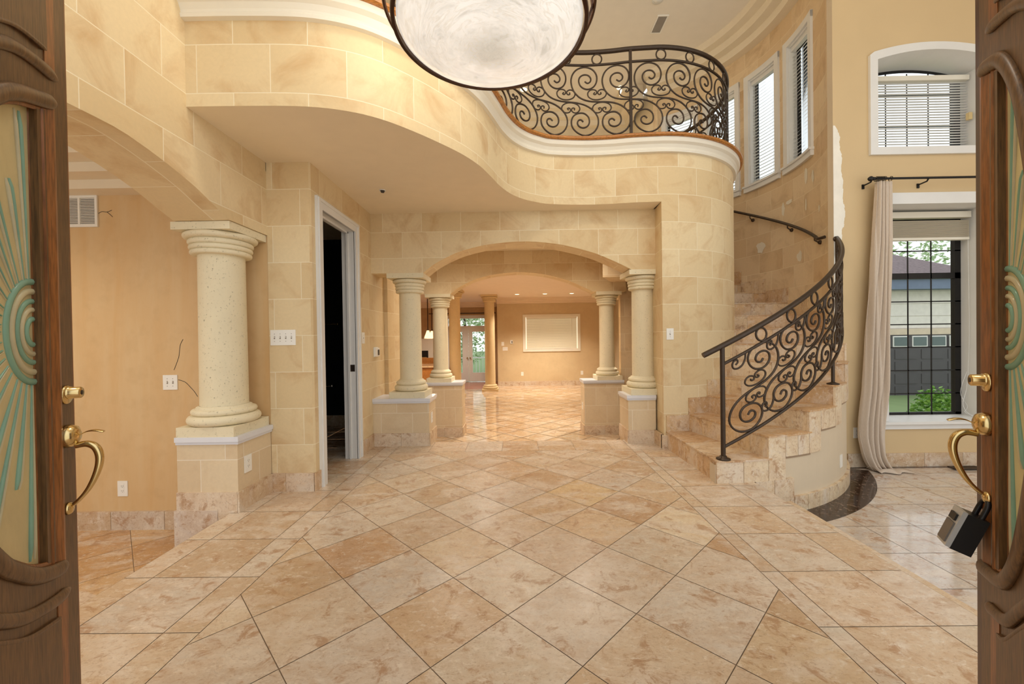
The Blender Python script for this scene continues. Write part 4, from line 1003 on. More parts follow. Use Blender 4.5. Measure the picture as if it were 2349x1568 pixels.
lamp('upper_lamp', 'POINT', (0, 0, 1.9), 90, (1, .93, .80), .25, parent=ch)  # lamp added up the stem to brighten the high ceiling and upper walls
lamp('bowl_lamp', 'POINT', (0, 0, .22), 25, (1, .88, .72), .2, parent=ch)

# ------------------------------------------------------------------ front doors
def front_door(idx, hinge, e, sg):
    ang = math.atan2(e[1], e[0]); W = .909; D = sg
    root = struct(bpy.data.objects.new('door_%d' % idx, None)); COL.objects.link(root); root.location = (hinge[0], hinge[1], 0); root.rotation_euler = (0, 0, ang)
    root['label'] = ['left leaf of the open carved mahogany front door', 'right leaf of the open carved mahogany front door, with the key box'][idx - 1]; root['category'] = 'door'
    X = lambda t: W - t
    ZC_ = 1.25; T0, M0, AA = ((.140, .064, .35), (.098, .010, .217))[idx - 1]
    CV = (dict(top=[(0, 1.915), (.061, 1.899), (.14, 1.872), (.215, 1.846), (.277, 1.812), (.34, 1.75), (.41, 1.63), (.46, 1.47), (.485, 1.34), (.49, 1.25)],
               bot=[(0, .588), (.058, .595), (.124, .606), (.196, .632), (.26, .674), (.317, .721), (.39, .82), (.45, .96), (.483, 1.12), (.49, 1.25)],
               top2=[(.05, 1.975), (.136, 1.97), (.211, 1.959), (.272, 1.937), (.37, 1.88), (.48, 1.79), (.56, 1.70)], bot2=[(.05, .516), (.131, .521), (.234, .546), (.322, .591), (.42, .66), (.52, .76), (.58, .83)]),
          dict(top=[(0, 1.965), (.069, 1.956), (.125, 1.935), (.176, 1.872), (.221, 1.775), (.265, 1.60), (.30, 1.42), (.315, 1.25)],
               bot=[(0, .537), (.027, .538), (.117, .547), (.169, .598), (.216, .698), (.265, .88), (.30, 1.06), (.315, 1.25)],
               top2=[(.05, 2.06), (.125, 2.05), (.222, 2.022), (.35, 1.93), (.46, 1.80)], bot2=[(.05, .438), (.075, .440), (.148, .454), (.216, .523), (.32, .63), (.44, .77)]))[idx - 1]
    def cv(nm, t, off=0.):
        L_ = CV[nm]; t = max(L_[0][0], min(L_[-1][0], t))
        for (a, za), (b, zb) in zip(L_, L_[1:]):
            if t <= b: return za + (zb - za) * (t - a) / (b - a) + off
        return L_[-1][1] + off
    def hh(t): return min(cv('top', t) - ZC_, ZC_ - cv('bot', t))
    def slab(f, t0, t1, zfa, zfb, y0, y1, n=1, m=0):
        """strip between curves zfa(t)..zfb(t) with thickness y0..y1 (outer face y1)"""
        for k in range(n):
            a, b = t0 + (t1 - t0) * k / n, t0 + (t1 - t0) * (k + 1) / n
            P = [(X(a), zfa(a)), (X(b), zfa(b)), (X(b), zfb(b)), (X(a), zfb(a))]
            F = [(x, y1 * D, z) for x, z in P]; B = [(x, y0 * D, z) for x, z in P]
            f.face(F, m=m); f.face(B[::-1], m=m)
            for i in range(4):
                if (i == 1 and k < n - 1) or (i == 3 and k > 0): continue
                j = (i + 1) % 4; f.face([F[i], F[j], B[j], B[i]], m=m)
    f = MB(); z0, z1 = .012, 2.44; c = lambda v: (lambda t: v)
    slab(f, 0, T0, c(z0), c(z1), -.045, 0); slab(f, T0 + AA, W, c(z0), c(z1), -.045, 0)
    slab(f, T0, T0 + AA, c(z0), lambda t: cv('bot', t), -.045, 0, 18); slab(f, T0, T0 + AA, lambda t: cv('top', t), c(z1), -.045, 0, 18)
    f.build('door_leaf', M['wood'], root)
    f = MB(); slab(f, T0 - .005, T0 + AA, lambda t: cv('bot', t) - .004, lambda t: cv('top', t) + .004, -.028, -.018, 18); gl_ = f.build('glass_panel', M['etched'], root)
    f = MB(); wm = T0 - M0
    for a, b, ya, yb in ((0, .10, .0005, .006), (.10, .22, .006, .007), (.22, .62, .007, -.002), (.62, .74, -.002, .004), (.74, .84, .004, -.004), (.84, 1.03, -.004, -.018)):
        a, b = M0 + wm * a, M0 + wm * b
        f.face([(X(a), ya * D, cv('bot', a)), (X(b), yb * D, cv('bot', b)), (X(b), yb * D, cv('top', b)), (X(a), ya * D, cv('top', a))])
    f.build('upright_moulding', M['wood_red'], root)
    def mould(nm, key, off, t0, r, mat, y=.004, t1=None):
        t1 = t1 or CV[key][-1][0]; n = 34; P = []
        ctrl = [(t0, cv(key, t0, off))] + [(t, z + off) for t, z in CV[key] if t0 + .01 < t <= t1]
        for p in catmull([(t, z, 0) for t, z in ctrl], 5): P.append((X(p.x), y * D, p.y))
        RR = [r * min(1, .25 + k / 3.) for k in range(len(P))]
        f = MB(); f.tube(P, RR, 12, flat=(1.0, .55)); f.build(nm, mat, root)
    for sgn, k1, k2 in ((1, 'top', 'top2'), (-1, 'bot', 'bot2')):
        mould('curved_moulding', k1, .004 * sgn, M0 - .004, .021, M['wood'])
        mould('curved_bead', k1, -.020 * sgn, M0 + .01, .008, M['wood_red'], -.004, CV[k1][-2][0])
        mould('curved_moulding', k2, 0, CV[k2][0][0], .017, M['wood'])
        lim = (z1 - .10) if sgn > 0 else (z0 + .16); e0 = CV[k2][0][0]
        f = MB(); A_, B_ = (lambda t: cv(k2, t, .014 * sgn)), c(lim)
        slab(f, e0 + .008, e0 + .055, *((A_, B_) if sgn > 0 else (B_, A_)), 0, .002, 2); f.build('panel_edge', M['wood_red'], root)
        f = MB(); A_ = (lambda t: cv(k2, t, .05 * sgn))
        slab(f, e0 + .06, .60, *((A_, B_) if sgn > 0 else (B_, A_)), 0, .010, 14); f.build('raised_panel', M['wood'], root)
        mould('panel_bead', k2, .052 * sgn, e0 + .06, .006, M['wood'], .008)
    if D > 0:
        f = MB(); slab(f, -.036, .002, c(z0), c(z1), -.03, -.004); f.build('astragal', M['wood_dark'], root, bevel=.003)  # shade on this strip is put into its darker wood colour
    else:
        f = MB(); f.box(X(0), X(-.004), .0, .045, z0, z1); f.build('edge_strip', M['wood_red'], root)
    # carved sun on the glass
    gy = -.018
    for rI, mt, rr_ in ((.030, 'green_glass', .009), (.052, 'etched_ridge', .009), (.072, 'green_glass', .009), (.095, 'etched_ridge', .011), (.118, 'green_glass', .011)):
        f = MB(); f.tube([(X(T0 + .001 + rI * .88 * sin(a)), gy * D, ZC_ + .005 + rI * 1.12 * cos(a)) for a in [pi * k / 24 for k in range(25)]], rr_, 8, flat=(.8, .6)); f.build('carved_ring', M[mt], gl_)
    rr = random.Random(4)
    rays = []
    for k in range(19):
        a = pi * (k + .3 + .4 * rr.random()) / 19; rays.append((a, k))
    for a, k in rays:
        rmax = .0; st = .01
        while True:
            r_ = rmax + st; t = T0 + r_ * sin(a) * .85; z = ZC_ + r_ * cos(a)
            if t > T0 + AA - .03 or z > cv('top', t) - .035 or z < cv('bot', t) + .035: break
            rmax = r_
        r0 = .135; r1 = r0 + (rmax - r0) * (1. if k % 2 == 0 else .62)
        if r1 - r0 < .03: continue
        for mt, da, wmax in (('green_glass', 0, .0085), ('etched_ridge', .035, .0075)):
            f = MB(); P = []; RR = []
            for q in range(13):
                u = q / 12; r_ = r0 + (r1 - r0) * u; P.append((X(T0 + .006 + r_ * sin(a + da) * .85), gy * D, ZC_ + r_ * cos(a + da)))
                RR.append(wmax * (.35 + .65 * min(1, u * 1.3)) * (1 if u < .93 else .5))
            if P[-1][0] < X(T0 + AA - .01): continue
            f.tube(P, RR, 8, flat=(.55, .9)); f.build('carved_ray', M[mt], gl_)
    # hardware
    T = .043; hx = X(T)
    db = bpy.data.objects.new('deadbolt', None); COL.objects.link(db); db.parent = root
    f = MB(); pts = [(.0, .0)]
    f.lathe([(.001, .0), (.026, .0), (.028, .004 * D), (.024, .008 * D), (.001, .009 * D)], hx, 0, 28, axis='y', cz=1.075)
    ob = f.build('rose', M['brass'], db); 
    f = MB(); f.lathe([(.019, .006 * D), (.019, .012 * D), (.0165, .013 * D), (.0165, .034 * D), (.0145, .036 * D), (.001, .036 * D)], hx, 0, 24, axis='y', cz=1.08); f.build('key_cylinder', M['brass'], db)
    f = MB(); f.lathe([(.007, .0362 * D), (.007, .037 * D), (.001, .037 * D)], hx, 0, 14, axis='y', cz=1.08); f.build('keyhole', M['bronze'], db)
    hs = bpy.data.objects.new('door_handle', None); COL.objects.link(hs); hs.parent = root
    f = MB(); f.lathe([(.001, 0), (.032, 0), (.034, .006 * D), (.028, .022 * D), (.016, .028 * D), (.001, .029 * D)], hx, 0, 28, axis='y', cz=.955)
    o = f.build('rose', M['brass'], hs); 
    g = MB(); P = catmull([(hx, .02 * D, .925), (hx, .045 * D, .928), (hx, .064 * D, .915), (hx, .072 * D, .885), (hx, .066 * D, .845), (hx, .048 * D, .80), (hx, .026 * D, .768), (hx, .012 * D, .755)], 5)
    rad = [.008 + .0035 * sin(pi * min(1, k / (len(P) - 1) * 1.25)) - .003 * (k / (len(P) - 1)) for k in range(len(P))]
    g.tube(P, rad, 12); g.build('grip', M['brass'], hs)
    g = MB(); g.tube(catmull([(hx, .022 * D, .950), (hx, .042 * D, .963), (hx, .062 * D, .966), (hx, .082 * D, .960)], 4), [.004, .004, .004, .004, .005, .006, .007, .008, .009, .009, .009, .009, .008][:13], 10, flat=(.35, 1.2)); g.build('thumb_latch', M['brass'], hs)
    g = MB(); g.lathe([(.001, 0), (.0175, 0), (.018, .004 * D), (.013, .010 * D), (.001, .012 * D)], hx, 0, 20, axis='y', cz=.745); g.build('lower_rose', M['brass'], hs)
    return root, ang, X
front_door(1, (-.931, .379), (-.43, .903), -1)
d2, ang2, X2 = front_door(2, (.911, .413), (.5, .866), 1)
# key lock box hanging from the right handle
nx, ny = -.866, .5
bx_, by_ = 1.366 - .5 * .045 + nx * .032, 1.2 - .866 * .045 + ny * .032
lb = thing('key_lock_box', 'black key lock box with silver face hanging from the right door handle', 'lock box', (bx_ + .008, by_, .712), 0)
lb.rotation_euler = (Matrix.Rotation(ang2, 3, 'Z') @ Matrix.Rotation(R(20), 3, 'X')).to_euler()
f = MB(); f.box(-.031, .031, -.028, .018, -.135, -.022); f.build('case', M['black'], lb, bevel=.007)
f = MB(); f.box(-.030, .030, .018, .029, -.133, -.020); f.build('front_cover', plain('silver_grey_metal', (182, 182, 180), .4, .3), lb, bevel=.006)
f = MB(); f.box(-.023, .023, .029, .033, -.124, -.062); f.build('shutter', plain('dark_silver', (104, 98, 92), .4, .3), lb, bevel=.002)
f = MB(); f.box(-.018, .018, .029, .034, -.056, -.036); f.build('release_tab', M['black'], lb, bevel=.003)
f = MB(); f.tube(catmull([(-.022, -.012, -.03), (-.022, -.012, .012), (-.012, -.012, .028), (.006, -.012, .028), (.016, -.012, .012), (.016, -.012, -.03)], 5), .0065, 10); f.build('shackle', M['black'], lb)

# ------------------------------------------------------------------ curtain and rod
rod = thing('curtain_rod', 'black iron curtain rod with ribbed finial over the tall window', 'curtain rod', (4.6, 4.50, 2.91)); L = local(rod)
f = MB(); f.tube([(3.98, 4.50, 2.912), (6.3, 4.50, 2.912)], .0125, 12); f.build('rod', M['black'], rod, L)
f = MB(); f.lathe([(.001, 3.90), (.012, 3.905), (.027, 3.925), (.028, 3.935), (.016, 3.95), (.02, 3.96), (.012, 3.985)], 0, 4.50, 16, axis='x', cz=2.912); f.build('finial', M['black'], rod, L)
for x in (3.945, 4.56, 5.6):
    f = MB(); f.tube([(x, 4.50, 2.90), (x, 4.515, 2.88), (x, YW - .002, 2.875)], .008, 8); f.box(x - .012, x + .012, YW - .012, YW - .001, 2.84, 2.89); f.build('bracket', M['black'], rod, L)
for k in range(8):
    f = MB(); x = 3.99 + .016 * k if k < 7 else 4.15; f.tube([(x + .004 * sin(a), 4.50 + .024 * cos(a), 2.908 + .024 * sin(a)) for a in [2 * pi * q / 16 for q in range(16)]], .0035, 6, closed=True); f.build('ring', M['black'], rod, L)
cu = thing('curtain', 'pale linen curtain panel gathered on the rod and puddling on the floor', 'curtain', (4.02, 4.5, ZL)); L = local(cu)
f = MB(); NX, NZ = 90, 60; rows = []
prof_c = [(2.875, 3.985, 4.155), (2.2, 3.955, 4.15), (1.23, 3.885, 4.115), (.6, 3.845, 4.10), (.25, 3.80, 4.06), (.05, 3.795, 4.05), (-.12, 3.82, 4.05), (-.22, 3.85, 4.08), (-.29, 3.90, 4.14)]
def interp(z):
    for a, b in zip(prof_c, prof_c[1:]):
        if b[0] <= z <= a[0]:
            t = (a[0] - z) / (a[0] - b[0]); return a[1] + (b[1] - a[1]) * t, a[2] + (b[2] - a[2]) * t
    return prof_c[-1][1:]
for i in range(NZ + 1):
    z = 2.875 - (2.875 + .29) * i / NZ; x0, x1 = interp(z); row = []
    for j in range(NX + 1):
        u = j / NX; amp = .026 + .016 * (i / NZ)
        ph = 2 * pi * 4.2 * u + .9 * sin(z * 1.3 + u * 3); y = 4.50 + amp * sin(ph) + .012 * sin(2 * pi * 9.3 * u + z * 2)
        row.append((x0 + (x1 - x0) * u + .008 * cos(ph * 1.0), y - .05 * max(0, (.1 - z)) * (1 + sin(u * 9)), z))
    rows.append(row)
f.grid(rows); f.build('curtain_panel', M['curtain'], cu, L, solid=.004)
f = MB(); rows = []
for i in range(20):
    t = i / 19; row = []
    for j in range(41):
        u = j / 40; x = 3.87 + .36 * u + .05 * t; y = 4.50 - .13 * t + .03 * sin(u * 11); z = ZL + .008 + .055 * (sin(pi * t) ** .7) * (.45 + .3 * sin(u * 13 + t * 5)) * (1 - .75 * u) + .02 * (1 - t) * (1 - u)
        row.append((x, y, z))
    rows.append(row)
f.grid(rows); f.build('puddled_hem', M['curtain'], cu, L, solid=.004)

# ------------------------------------------------------------------ plates, outlets, vents
def plate(name, lab, cat, pos, normal, w_, h_, kind, group=None, extra=None):
    """pos on the wall surface, normal = angle (deg) of outward direction in plan"""
    t = thing(name, lab, cat, pos, R(normal + 90), group)      # local -y is outward
    f = MB(); f.box(-w_ / 2, w_ / 2, -.006, 0, -h_ / 2, h_ / 2); f.build('cover_plate', M['plate'], t, bevel=.002)
    if kind == 'outlet':
        for dz in (-.02, .02):
            f = MB(); f.box(-.014, .014, -.0075, -.005, dz - .013, dz + .023); o = f.build('socket', M['plate'], t, bevel=.0012)
            g = MB(); g.box(-.008, -.006, -.0080, -.0070, dz - .002, dz + .008); g.box(.006, .008, -.0080, -.0070, dz - .002, dz + .008); g.box(-.002, .002, -.0080, -.0070, dz - .010, dz - .006); g.build('slots', M['slot_dark'], o)
    if kind.startswith('switch'):
        n = int(kind[6:]); 
        for k in range(n):
            x = (k - (n - 1) / 2) * .046
            f = MB(); f.box(x - .005, x + .005, -.0068, -.0055, -.012, .012); o = f.build('toggle_slot', M['slot'], t)
            f = MB(); f.box(x - .0035, x + .0035, -.017, -.006, .0, .008); f.build('toggle', M['plate'], o)
            f = MB()
            for dz in (-.03, .03): f.lathe([(.003, -.0062), (.003, -.0072), (.0005, -.0075)], x, 0, 8, axis='y', cz=dz)
            f.build('screw', M['slot'], o)
    if kind == 'stat':
        f = MB(); f.box(-w_ / 2 + .006, w_ / 2 - .006, -.026, -.006, -h_ / 2 + .008, h_ / 2 - .008); f.build('body', M['plate'], t, bevel=.004)
        f = MB(); f.box(.0, w_ / 2 - .014, -.0275, -.0255, -h_ / 2 + .02, h_ / 2 - .03); f.build('display', M['slot_dark'], t)
    return t
plate('switch_plate', 'four-gang white switch plate on the stone pilaster left of the narrow doorway', 'light switch', (-1.885, 3.285, 1.252), -90, .205, .125, 'switch4')
plate('switch_plate', 'two-gang white switch plate on the cracked plaster wall of the dining room', 'light switch', (-2.82, 3.29, .90), -90, .118, .12, 'switch2')
plate('outlet', 'white double outlet low on the dining room plaster wall', 'outlet', (-3.232, 3.29, .035), -90, .082, .125, 'outlet', 'white outlets')
plate('outlet', 'white double outlet on the side of the knee wall beside the dining room', 'outlet', (-2.001, 2.99, .32), 0, .078, .125, 'outlet', 'white outlets')
plate('switch_plate', 'narrow white switch plate between the doorway casing and the thermostat', 'light switch', (-1.644, 4.37, 1.245), 0, .075, .12, 'switch1')
plate('thermostat', 'small white thermostat on the stone wall right of the doorway', 'thermostat', (-1.644, 4.76, 1.08), 0, .14, .115, 'stat')
plate('switch_plate', 'white switch plate on the curved drum wall above the first steps', 'light switch', pol(RI, 3.4, 1.24), -90 + 3.4, .078, .122, 'switch1')
plate('outlet', 'blank white outlet cover on the beige curved wall under the stair', 'outlet', pol(RO - .012, 39.8, -.0), -90 + 39.8, .075, .12, 'blank', 'white outlets')
plate('outlet', 'white outlet on the yellow wall half hidden between stair and curtain', 'outlet', (3.86, YW, .09), -90, .075, .12, 'outlet', 'white outlets')
plate('outlet', 'white outlet on the side of the left knee wall of the nearer arch', 'outlet', (-1.0, 4.78, .30), 0, .075, .12, 'outlet', 'white outlets')
plate('outlet', 'white outlet on the side of the right knee wall of the farther arch', 'outlet', (1.14, 6.92, .05), 180, .075, .12, 'outlet', 'white outlets')
plate('outlet', 'white outlet low on the far back wall, left of the wide window', 'outlet', (.23, BWY, .0), -90, .085, .13, 'outlet', 'white outlets')
plate('outlet', 'white outlet low on the far back wall below the right end of the wide window', 'outlet', (2.26, BWY, .01), -90, .085, .13, 'outlet', 'white outlets')
plate('switch_plate', 'three-gang switch plate on the far back wall by the tall column', 'light switch', (-.34, BWY, .86), -90, .17, .12, 'switch3')
plate('thermostat', 'tiny thermostat above the switches on the far back wall', 'thermostat', (-.12, BWY, 1.09), -90, .085, .13, 'stat')
plate('alarm_keypad', 'flat beige keypad left of the switches on the far back wall', 'keypad', (-.42, BWY, 1.03), -90, .09, .13, 'blank')
def vent(lab, pos, rot, w_, h_, n, cat='vent', mat='plate', nm='air_vent', split=True, lm=None):
    t = thing(nm, lab, cat, pos); t.rotation_euler = rot
    f = MB(); b = .02
    for q in ((-w_ / 2, w_ / 2, -h_ / 2, -h_ / 2 + b), (-w_ / 2, w_ / 2, h_ / 2 - b, h_ / 2), (-w_ / 2, -w_ / 2 + b, -h_ / 2 + b, h_ / 2 - b), (w_ / 2 - b, w_ / 2, -h_ / 2 + b, h_ / 2 - b)) + (((-.008, .008, -h_ / 2 + b, h_ / 2 - b),) if split else ()): f.box(q[0], q[1], -.012, 0, q[2], q[3])
    f.build('vent_frame', M[mat], t)
    f = MB(); f.box(-w_ / 2 + .01, w_ / 2 - .01, -.002, 0, -h_ / 2 + .01, h_ / 2 - .01); f.build('duct_back', M['slot_dark'] if mat == 'plate' else M['black'], t)
    f = MB()
    for k in range(n):
        z = -h_ / 2 + b + (h_ - 2 * b) * (k + .5) / n; hh_ = (h_ - 2 * b) / n * .36
        f.face([(-w_ / 2 + b, -.011, z - hh_), (w_ / 2 - b, -.011, z - hh_), (w_ / 2 - b, -.004, z + hh_), (-w_ / 2 + b, -.004, z + hh_)])
    f.build('louvres', M[lm or mat], t, solid=.002); return t
vent('white louvred vent high on the dining room wall beside a plaster crack', (-3.53, 3.289, 2.302), (0, 0, 0), .30, .255, 17)
vent('white ceiling vent above the curved balcony', (2.28, 6.28, ZC - .001), (R(90), 0, 0), .17, .36, 12, split=False, lm='slot')
vent('brown floor register in the marble strip below the tall window', (4.95, 4.50, ZL + .0125), (R(-90), 0, 0), .30, .09, 10, mat='bronze', nm='floor_register', split=False)
vent('small white vent high on the far right wall beside the farther column', (3.298, 11.0, 2.15), (0, 0, R(-90)), .30, .25, 8)
def disc(nm, lab, cat, pos, r, mat, h=.02, lampE=0, group=None, ringmat='white', spot=110, size=.05):
    t = thing(nm, lab, cat, pos, group=group)
    f = MB(); f.lathe([(r * .72, -.004), (r, -.008), (r * 1.05, 0)], 0, 0, 28); f.build('trim_ring', M[ringmat], t)
    f = MB(); f.lathe([(.001, -h * .4), (r * .5, -h * .38), (r * .73, -.003)], 0, 0, 28); f.build('lens' if lampE else 'cover', M[mat], t)
    if lampE: lamp('down_lamp', 'SPOT', (0, 0, -.05), lampE, (1, .91, .78), size, parent=t, spot=spot)
    return t
g_ = 'recessed lights in the far ceiling'
for i, x in enumerate((.08, .93, 1.75)): disc('recessed_light', ['leftmost of the three glowing ceiling lights by the far back wall', 'middle of the three glowing ceiling lights by the far back wall', 'rightmost of the three glowing ceiling lights by the far back wall'][i], 'recessed light', (x, 12.4, 2.559), .09, 'bulb', lampE=230, group=g_)
disc('recessed_light', 'glowing recessed light seen low through the left part of the balcony railing', 'recessed light', (.235, 7.85, ZC - .002), .09, 'bulb', lampE=260, group='recessed lights over the upper hall')
disc('recessed_light', 'glowing recessed light seen beside the tall post of the balcony railing', 'recessed light', (2.09, 7.85, ZC - .002), .09, 'bulb', lampE=260, group='recessed lights over the upper hall')
disc('smoke_detector', 'round white detector on the high ceiling at the top edge of the photo', 'smoke detector', (2.10, 5.82, ZC - .002), .08, 'white', h=.06)
disc('sprinkler', 'tiny sprinkler head in the flat soffit under the balcony', 'sprinkler', (-1.262, 3.93, ZS - .001), .03, 'slot_dark', h=.06)

for i, (x, y) in enumerate(((-1.0, 5.85), (0., 5.85), (1.0, 5.85))):  # unseen fill lights added because the passage stayed too dark
    disc('recessed_light', ['leftmost ceiling light in the passage between the two arches', 'middle ceiling light in the passage between the two arches', 'rightmost ceiling light in the passage between the two arches'][i], 'recessed light', (x, y, ZS - .001), .08, 'bulb', lampE=80, group='recessed lights between the arches', spot=160, size=.3)
for i, (x, y) in enumerate(((-3.8, 9.0), (-.6, 7.85), (2.0, 7.85), (-2.4, 13.2))):  # more unseen downlights, added to lift the dim far room
    disc('recessed_light', ['ceiling light over the kitchen end of the far room', 'ceiling light just beyond the farther arch, left', 'ceiling light just beyond the farther arch, right', 'ceiling light near the far glazed doors'][i], 'recessed light', (x, y, 2.559), .09, 'bulb', lampE=230, group='recessed lights in the far ceiling', spot=140)
disc('recessed_light', 'ceiling light over the sunken dining room', 'recessed light', (-3.9, 1.9, 2.639), .09, 'bulb', lampE=90, group=None, spot=150)  # out-of-view light, added to brighten the dining room

# ------------------------------------------------------------------ dark washroom fittings
t = thing('towel_bar', 'small brass towel bar on the black wall behind the narrow doorway', 'towel bar', (-2.60, 5.78, 1.455)); 
f = MB(); f.tube([(-.25, -.05, 0), (.10, -.05, 0)], .008, 8); f.build('bar', M['brass'], t)
f = MB(); f.tube([(.09, -.05, 0), (.09, .015, 0)], .014, 10); f.sphere((.09, -.055, 0), .02, 12, 8); f.build('mount', M['brass'], t)
t = thing('paper_holder', 'chrome toilet paper holder low on the black wall', 'paper holder', (-2.66, 5.78, .58))
f = MB(); f.tube([(-.06, -.05, 0), (.05, -.05, 0)], .012, 10); f.build('bar', M['chrome'], t)
f = MB(); f.tube([(.05, -.05, 0), (.05, .015, 0)], .02, 12); f.build('mount', M['chrome'], t)

# ------------------------------------------------------------------ kitchen glimpse
t = thing('kitchen_island', 'wooden kitchen island with pale stone top beyond the columns', 'kitchen island', (-2.9, 10.8, ZF)); L = local(t)
f = MB(); f.box(-3.9, -1.95, 10.4, 11.4, ZF, .50); f.build('cabinet', M['wood_oak'], t, L, bevel=.005)
f = MB(); f.box(-3.95, -1.90, 10.34, 11.45, .50, .54); f.build('worktop', plain('tan_granite', (206, 176, 138), .15, scale=30, var=.15), t, L, bevel=.006)
f = MB(); f.box(-3.7, -2.1, 11.40, 11.5, .54, .70); f.build('splash_bar', M['wood_oak'], t, L)
f = MB(); f.box(-2.12, -2.09, 10.39, 10.40, ZF + .1, .46); f.box(-2.9, -2.88, 10.39, 10.40, ZF + .1, .46); f.build('door_gap', M['slot_dark'], t, L)
t = thing('wall_oven', 'black built-in oven in a pale surround on the kitchen wall', 'oven', (-3.35, 15.19, .55)); L = local(t)
f = MB(); f.box(-3.9, -3.07, 15.12, 15.195, -.1, 1.25); f.build('surround', M['whitetrim'], t, L)
f = MB(); f.box(-3.75, -3.25, 15.09, 15.12, .32, .80); f.build('oven_door', M['black'], t, L, bevel=.01)
f = MB(); f.box(-3.70, -3.30, 15.07, 15.09, .52, .56); f.build('handle', M['brass'], t, L)
for i, (x, y) in enumerate(((-1.955, 9.1), (-2.0, 9.75))):
    t = thing('pendant_light', ['nearer of two lit glass pendants on dark stems between the columns', 'farther of two lit glass pendants on dark stems between the columns'][i], 'pendant light', (x, y, 1.30), group='kitchen pendants')
    f = MB(); f.tube([(0, 0, .14), (0, 0, 1.25)], .011, 8); f.build('stem', M['bronze_hi'], t)
    f = MB(); f.lathe([(.085, -.06), (.078, -.02), (.05, .05), (.03, .11), (.02, .13), (.001, .132)], 0, 0, 20); f.build('lamp_shade', M['pendant_glass'], t)
    f = MB(); f.lathe([(.001, .15), (.03, .145), (.034, .125), (.02, .12)], 0, 0, 14); f.build('collar', M['bronze_hi'], t)
    f = MB(); f.sphere((0, 0, 0), .03, 12, 8); f.build('bulb', M['bulb'], t)
    lamp('pendant_lamp', 'POINT', (0, 0, -.1), 12, (1, .8, .55), .06, parent=t)
t = thing('curtain_rod', 'thin dark curtain rod above the far glazed doors', 'curtain rod', (-2, 15.1, 2.17)); f = MB(); f.tube([(-1.2, 0, 0), (1.22, 0, 0)], .016, 8); f.build('rod', M['black'], t)
f = MB(); f.sphere((1.25, 0, 0), .035, 10, 8); f.build('finial', M['black'], t)
f = MB(); f.tube([(.1, 0, 0), (.1, .09, 0)], .012, 6); f.build('bracket', M['black'], t)

# ------------------------------------------------------------------ outside: ground, garage, planting
gd = MB(); gd.face([(-40, 15.9, -1.0), (60, 15.9, -1.0), (60, 70, -1.0), (-40, 70, -1.0)]); gd.face([(3.9, 5.6, -.6), (40, 5.6, -.6), (40, 15.9, -1.0), (3.9, 15.9, -1.0)])
struct(gd.build('ground', plain('lawn', (120, 140, 90), .9, scale=2)))
ga = thing('garage', 'pale garage with dark panelled door and hipped roof seen through the window', 'garage', (13.5, 14.2, -.98)); L = local(ga)
f = MB(); f.box(8.5, 16.1, 14.0, 20, -.98, 3.0); f.build('wall', plain('pale_siding', (228, 222, 212), .8), ga, L)
f = MB()
for k in range(4): f.box(8.5, 16.1, 13.985, 14.0, 1.36 + .42 * k, 1.365 + .42 * k)
f.build('siding_line', plain('siding_shadow_gap', (176, 170, 156), .8), ga, L)
f = MB(); f.box(8.3, 16.25, 13.6, 14.0, 2.66, 3.02); f.build('fascia', plain('blue_grey_fascia', (108, 122, 144), .6), ga, L)
f = MB(); A = [(8.1, 13.5, 3.0), (16.35, 13.5, 3.0), (16.35, 20.5, 3.0), (8.1, 20.5, 3.0)]; P1, P2 = (10.5, 17, 5.2), (12.2, 17, 5.2)
f.face([A[0], A[1], P2, P1]); f.face([A[1], A[2], P2]); f.face([A[2], A[3], P1, P2]); f.face([A[3], A[0], P1]); f.build('roof', plain('grey_shingles', (120, 106, 106), .9, scale=12, var=.2), ga, L)
f = MB(); f.box(11.9, 15.7, 13.93, 14.0, -.98, 1.14)
for k in range(5):
    for q in range(4): f.box(12.05 + .9 * q, 12.8 + .9 * q, 13.915, 13.93, -.85 + .42 * k - .1, -.62 + .42 * k)
gdo = f.build('garage_door', plain('charcoal_garage_door', (84, 80, 82), .6), ga, L)
f = MB(); f.box(11.8, 15.8, 13.9, 14.0, 1.14, 1.34); f.build('door_trim', plain('door_head_trim', (214, 196, 172), .7), ga, L)
for k, x in enumerate((12.87, 13.52, 14.15, 14.78)):
    f = MB(); f.box(x, x + .52, 13.90, 13.93, .72, 1.10); wf = f.build('window', M['white'], ga, L); f = MB(); f.box(x + .04, x + .48, 13.89, 13.905, .76, 1.06); f.build('pane', plain('dark_pane', (90, 106, 104), .1), wf)
def leafmat(nm, a, b):
    t = NT(nm); n = t.noise(t.obj(), 9, 3); return t.done(.6, color=t.ramp(n, [(.3, lin(a)), (.7, lin(b))]))
LM = [leafmat('shrub_leaves', (86, 142, 50), (150, 200, 90)), leafmat('tree_leaves', (140, 172, 120), (214, 226, 190))]
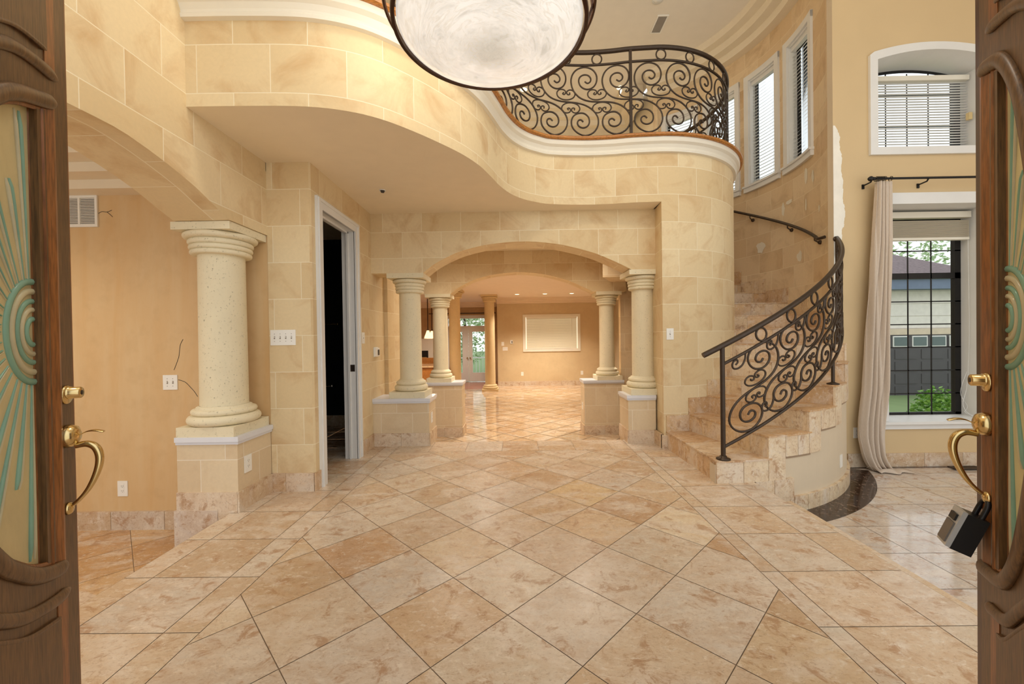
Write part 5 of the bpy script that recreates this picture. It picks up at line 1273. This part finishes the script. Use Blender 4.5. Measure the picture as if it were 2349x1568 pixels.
def foliage(f, c, rad, n, size, seed):
    rr = random.Random(seed)
    for _ in range(n):
        while True:
            v = Vector((rr.uniform(-1, 1), rr.uniform(-1, 1), rr.uniform(-1, 1)))
            if .35 < v.length < 1: break
        k = 1 + .25 * noise.noise(v * 2.5 + Vector((seed, 0, 0))); p = Vector((c[0] + v.x * rad[0] * k, c[1] + v.y * rad[1] * k, c[2] + v.z * rad[2] * k))
        a = Vector((rr.uniform(-1, 1), rr.uniform(-1, 1), rr.uniform(-.6, .6))).normalized() * size; b = a.cross(Vector((rr.uniform(-1, 1), rr.uniform(-1, 1), rr.uniform(-1, 1)))).normalized() * size * .5
        f.face([p - a, p - b, p + a, p + b])
lb_ = ['leafy green shrub outside the tall window, left of the middle bar', 'leafy green shrub outside the tall window, beside the white jamb', 'leafy green shrub outside, hidden by the curtain edge']
for i, x in enumerate((6.60, 7.30)):
    t = thing('shrub', lb_[i], 'shrub', (x, 6.4, -.62), group='shrubs outside the window'); f = MB(); foliage(f, (0, 0, .50), (.33, .30, .48), 1500, .04, 11 + i); f.build('foliage', LM[0], t)
    f = MB(); f.tube([(0, 0, 0), (0, 0, .4)], .02, 6); f.build('stem', M['wood_dark'], t)
def tree(lab, x, y, z0, h, rad, seed, n=1300, size=.15):
    t = thing('tree', lab, 'tree', (x, y, z0), group='trees outside'); f = MB(); foliage(f, (0, 0, h * .55), (rad, rad, h * .5), n, size, seed); f.build('foliage', LM[1], t)
    f = MB(); f.tube([(0, 0, 0), (.1, 0, h * .3), (0, 0, h * .6)], [.16, .12, .06], 8); f.build('trunk', M['wood_dark'], t)
tree('pale green tree rising over the left of the garage roof', 24, 25, -1, 8.6, 2.2, 3); tree('pale green tree rising over the right of the garage roof', 29, 27, -1, 9.2, 2.3, 4)
tree('tall tree outside the far glazed door, behind its glass', -3.0, 24, -1, 6.4, 1.4, 6); tree('tree outside the far doors, left of the door pair', -6.4, 25, -1, 6.6, 1.6, 7); tree('tree outside the far doors, right of the glass', -.1, 28, -1, 6.2, 1.4, 8)
t = thing('deck_railing', 'thin white deck railing outside the far glazed door', 'railing', (-2.5, 18, -.5)); f = MB(); f.box(-3, 3, -.02, .02, .86, .90); f.build('top_rail', M['white'], t)
f = MB()
for k in range(40): f.box(-3 + .15 * k, -2.985 + .15 * k, -.01, .01, -.2, .86)
f.build('balusters', M['white'], t)
dk = MB(); dk.box(-6, 1, 15.4, 18.2, -.75, -.70); struct(dk.build('ground_deck', plain('grey_deck', (176, 170, 160), .7)))
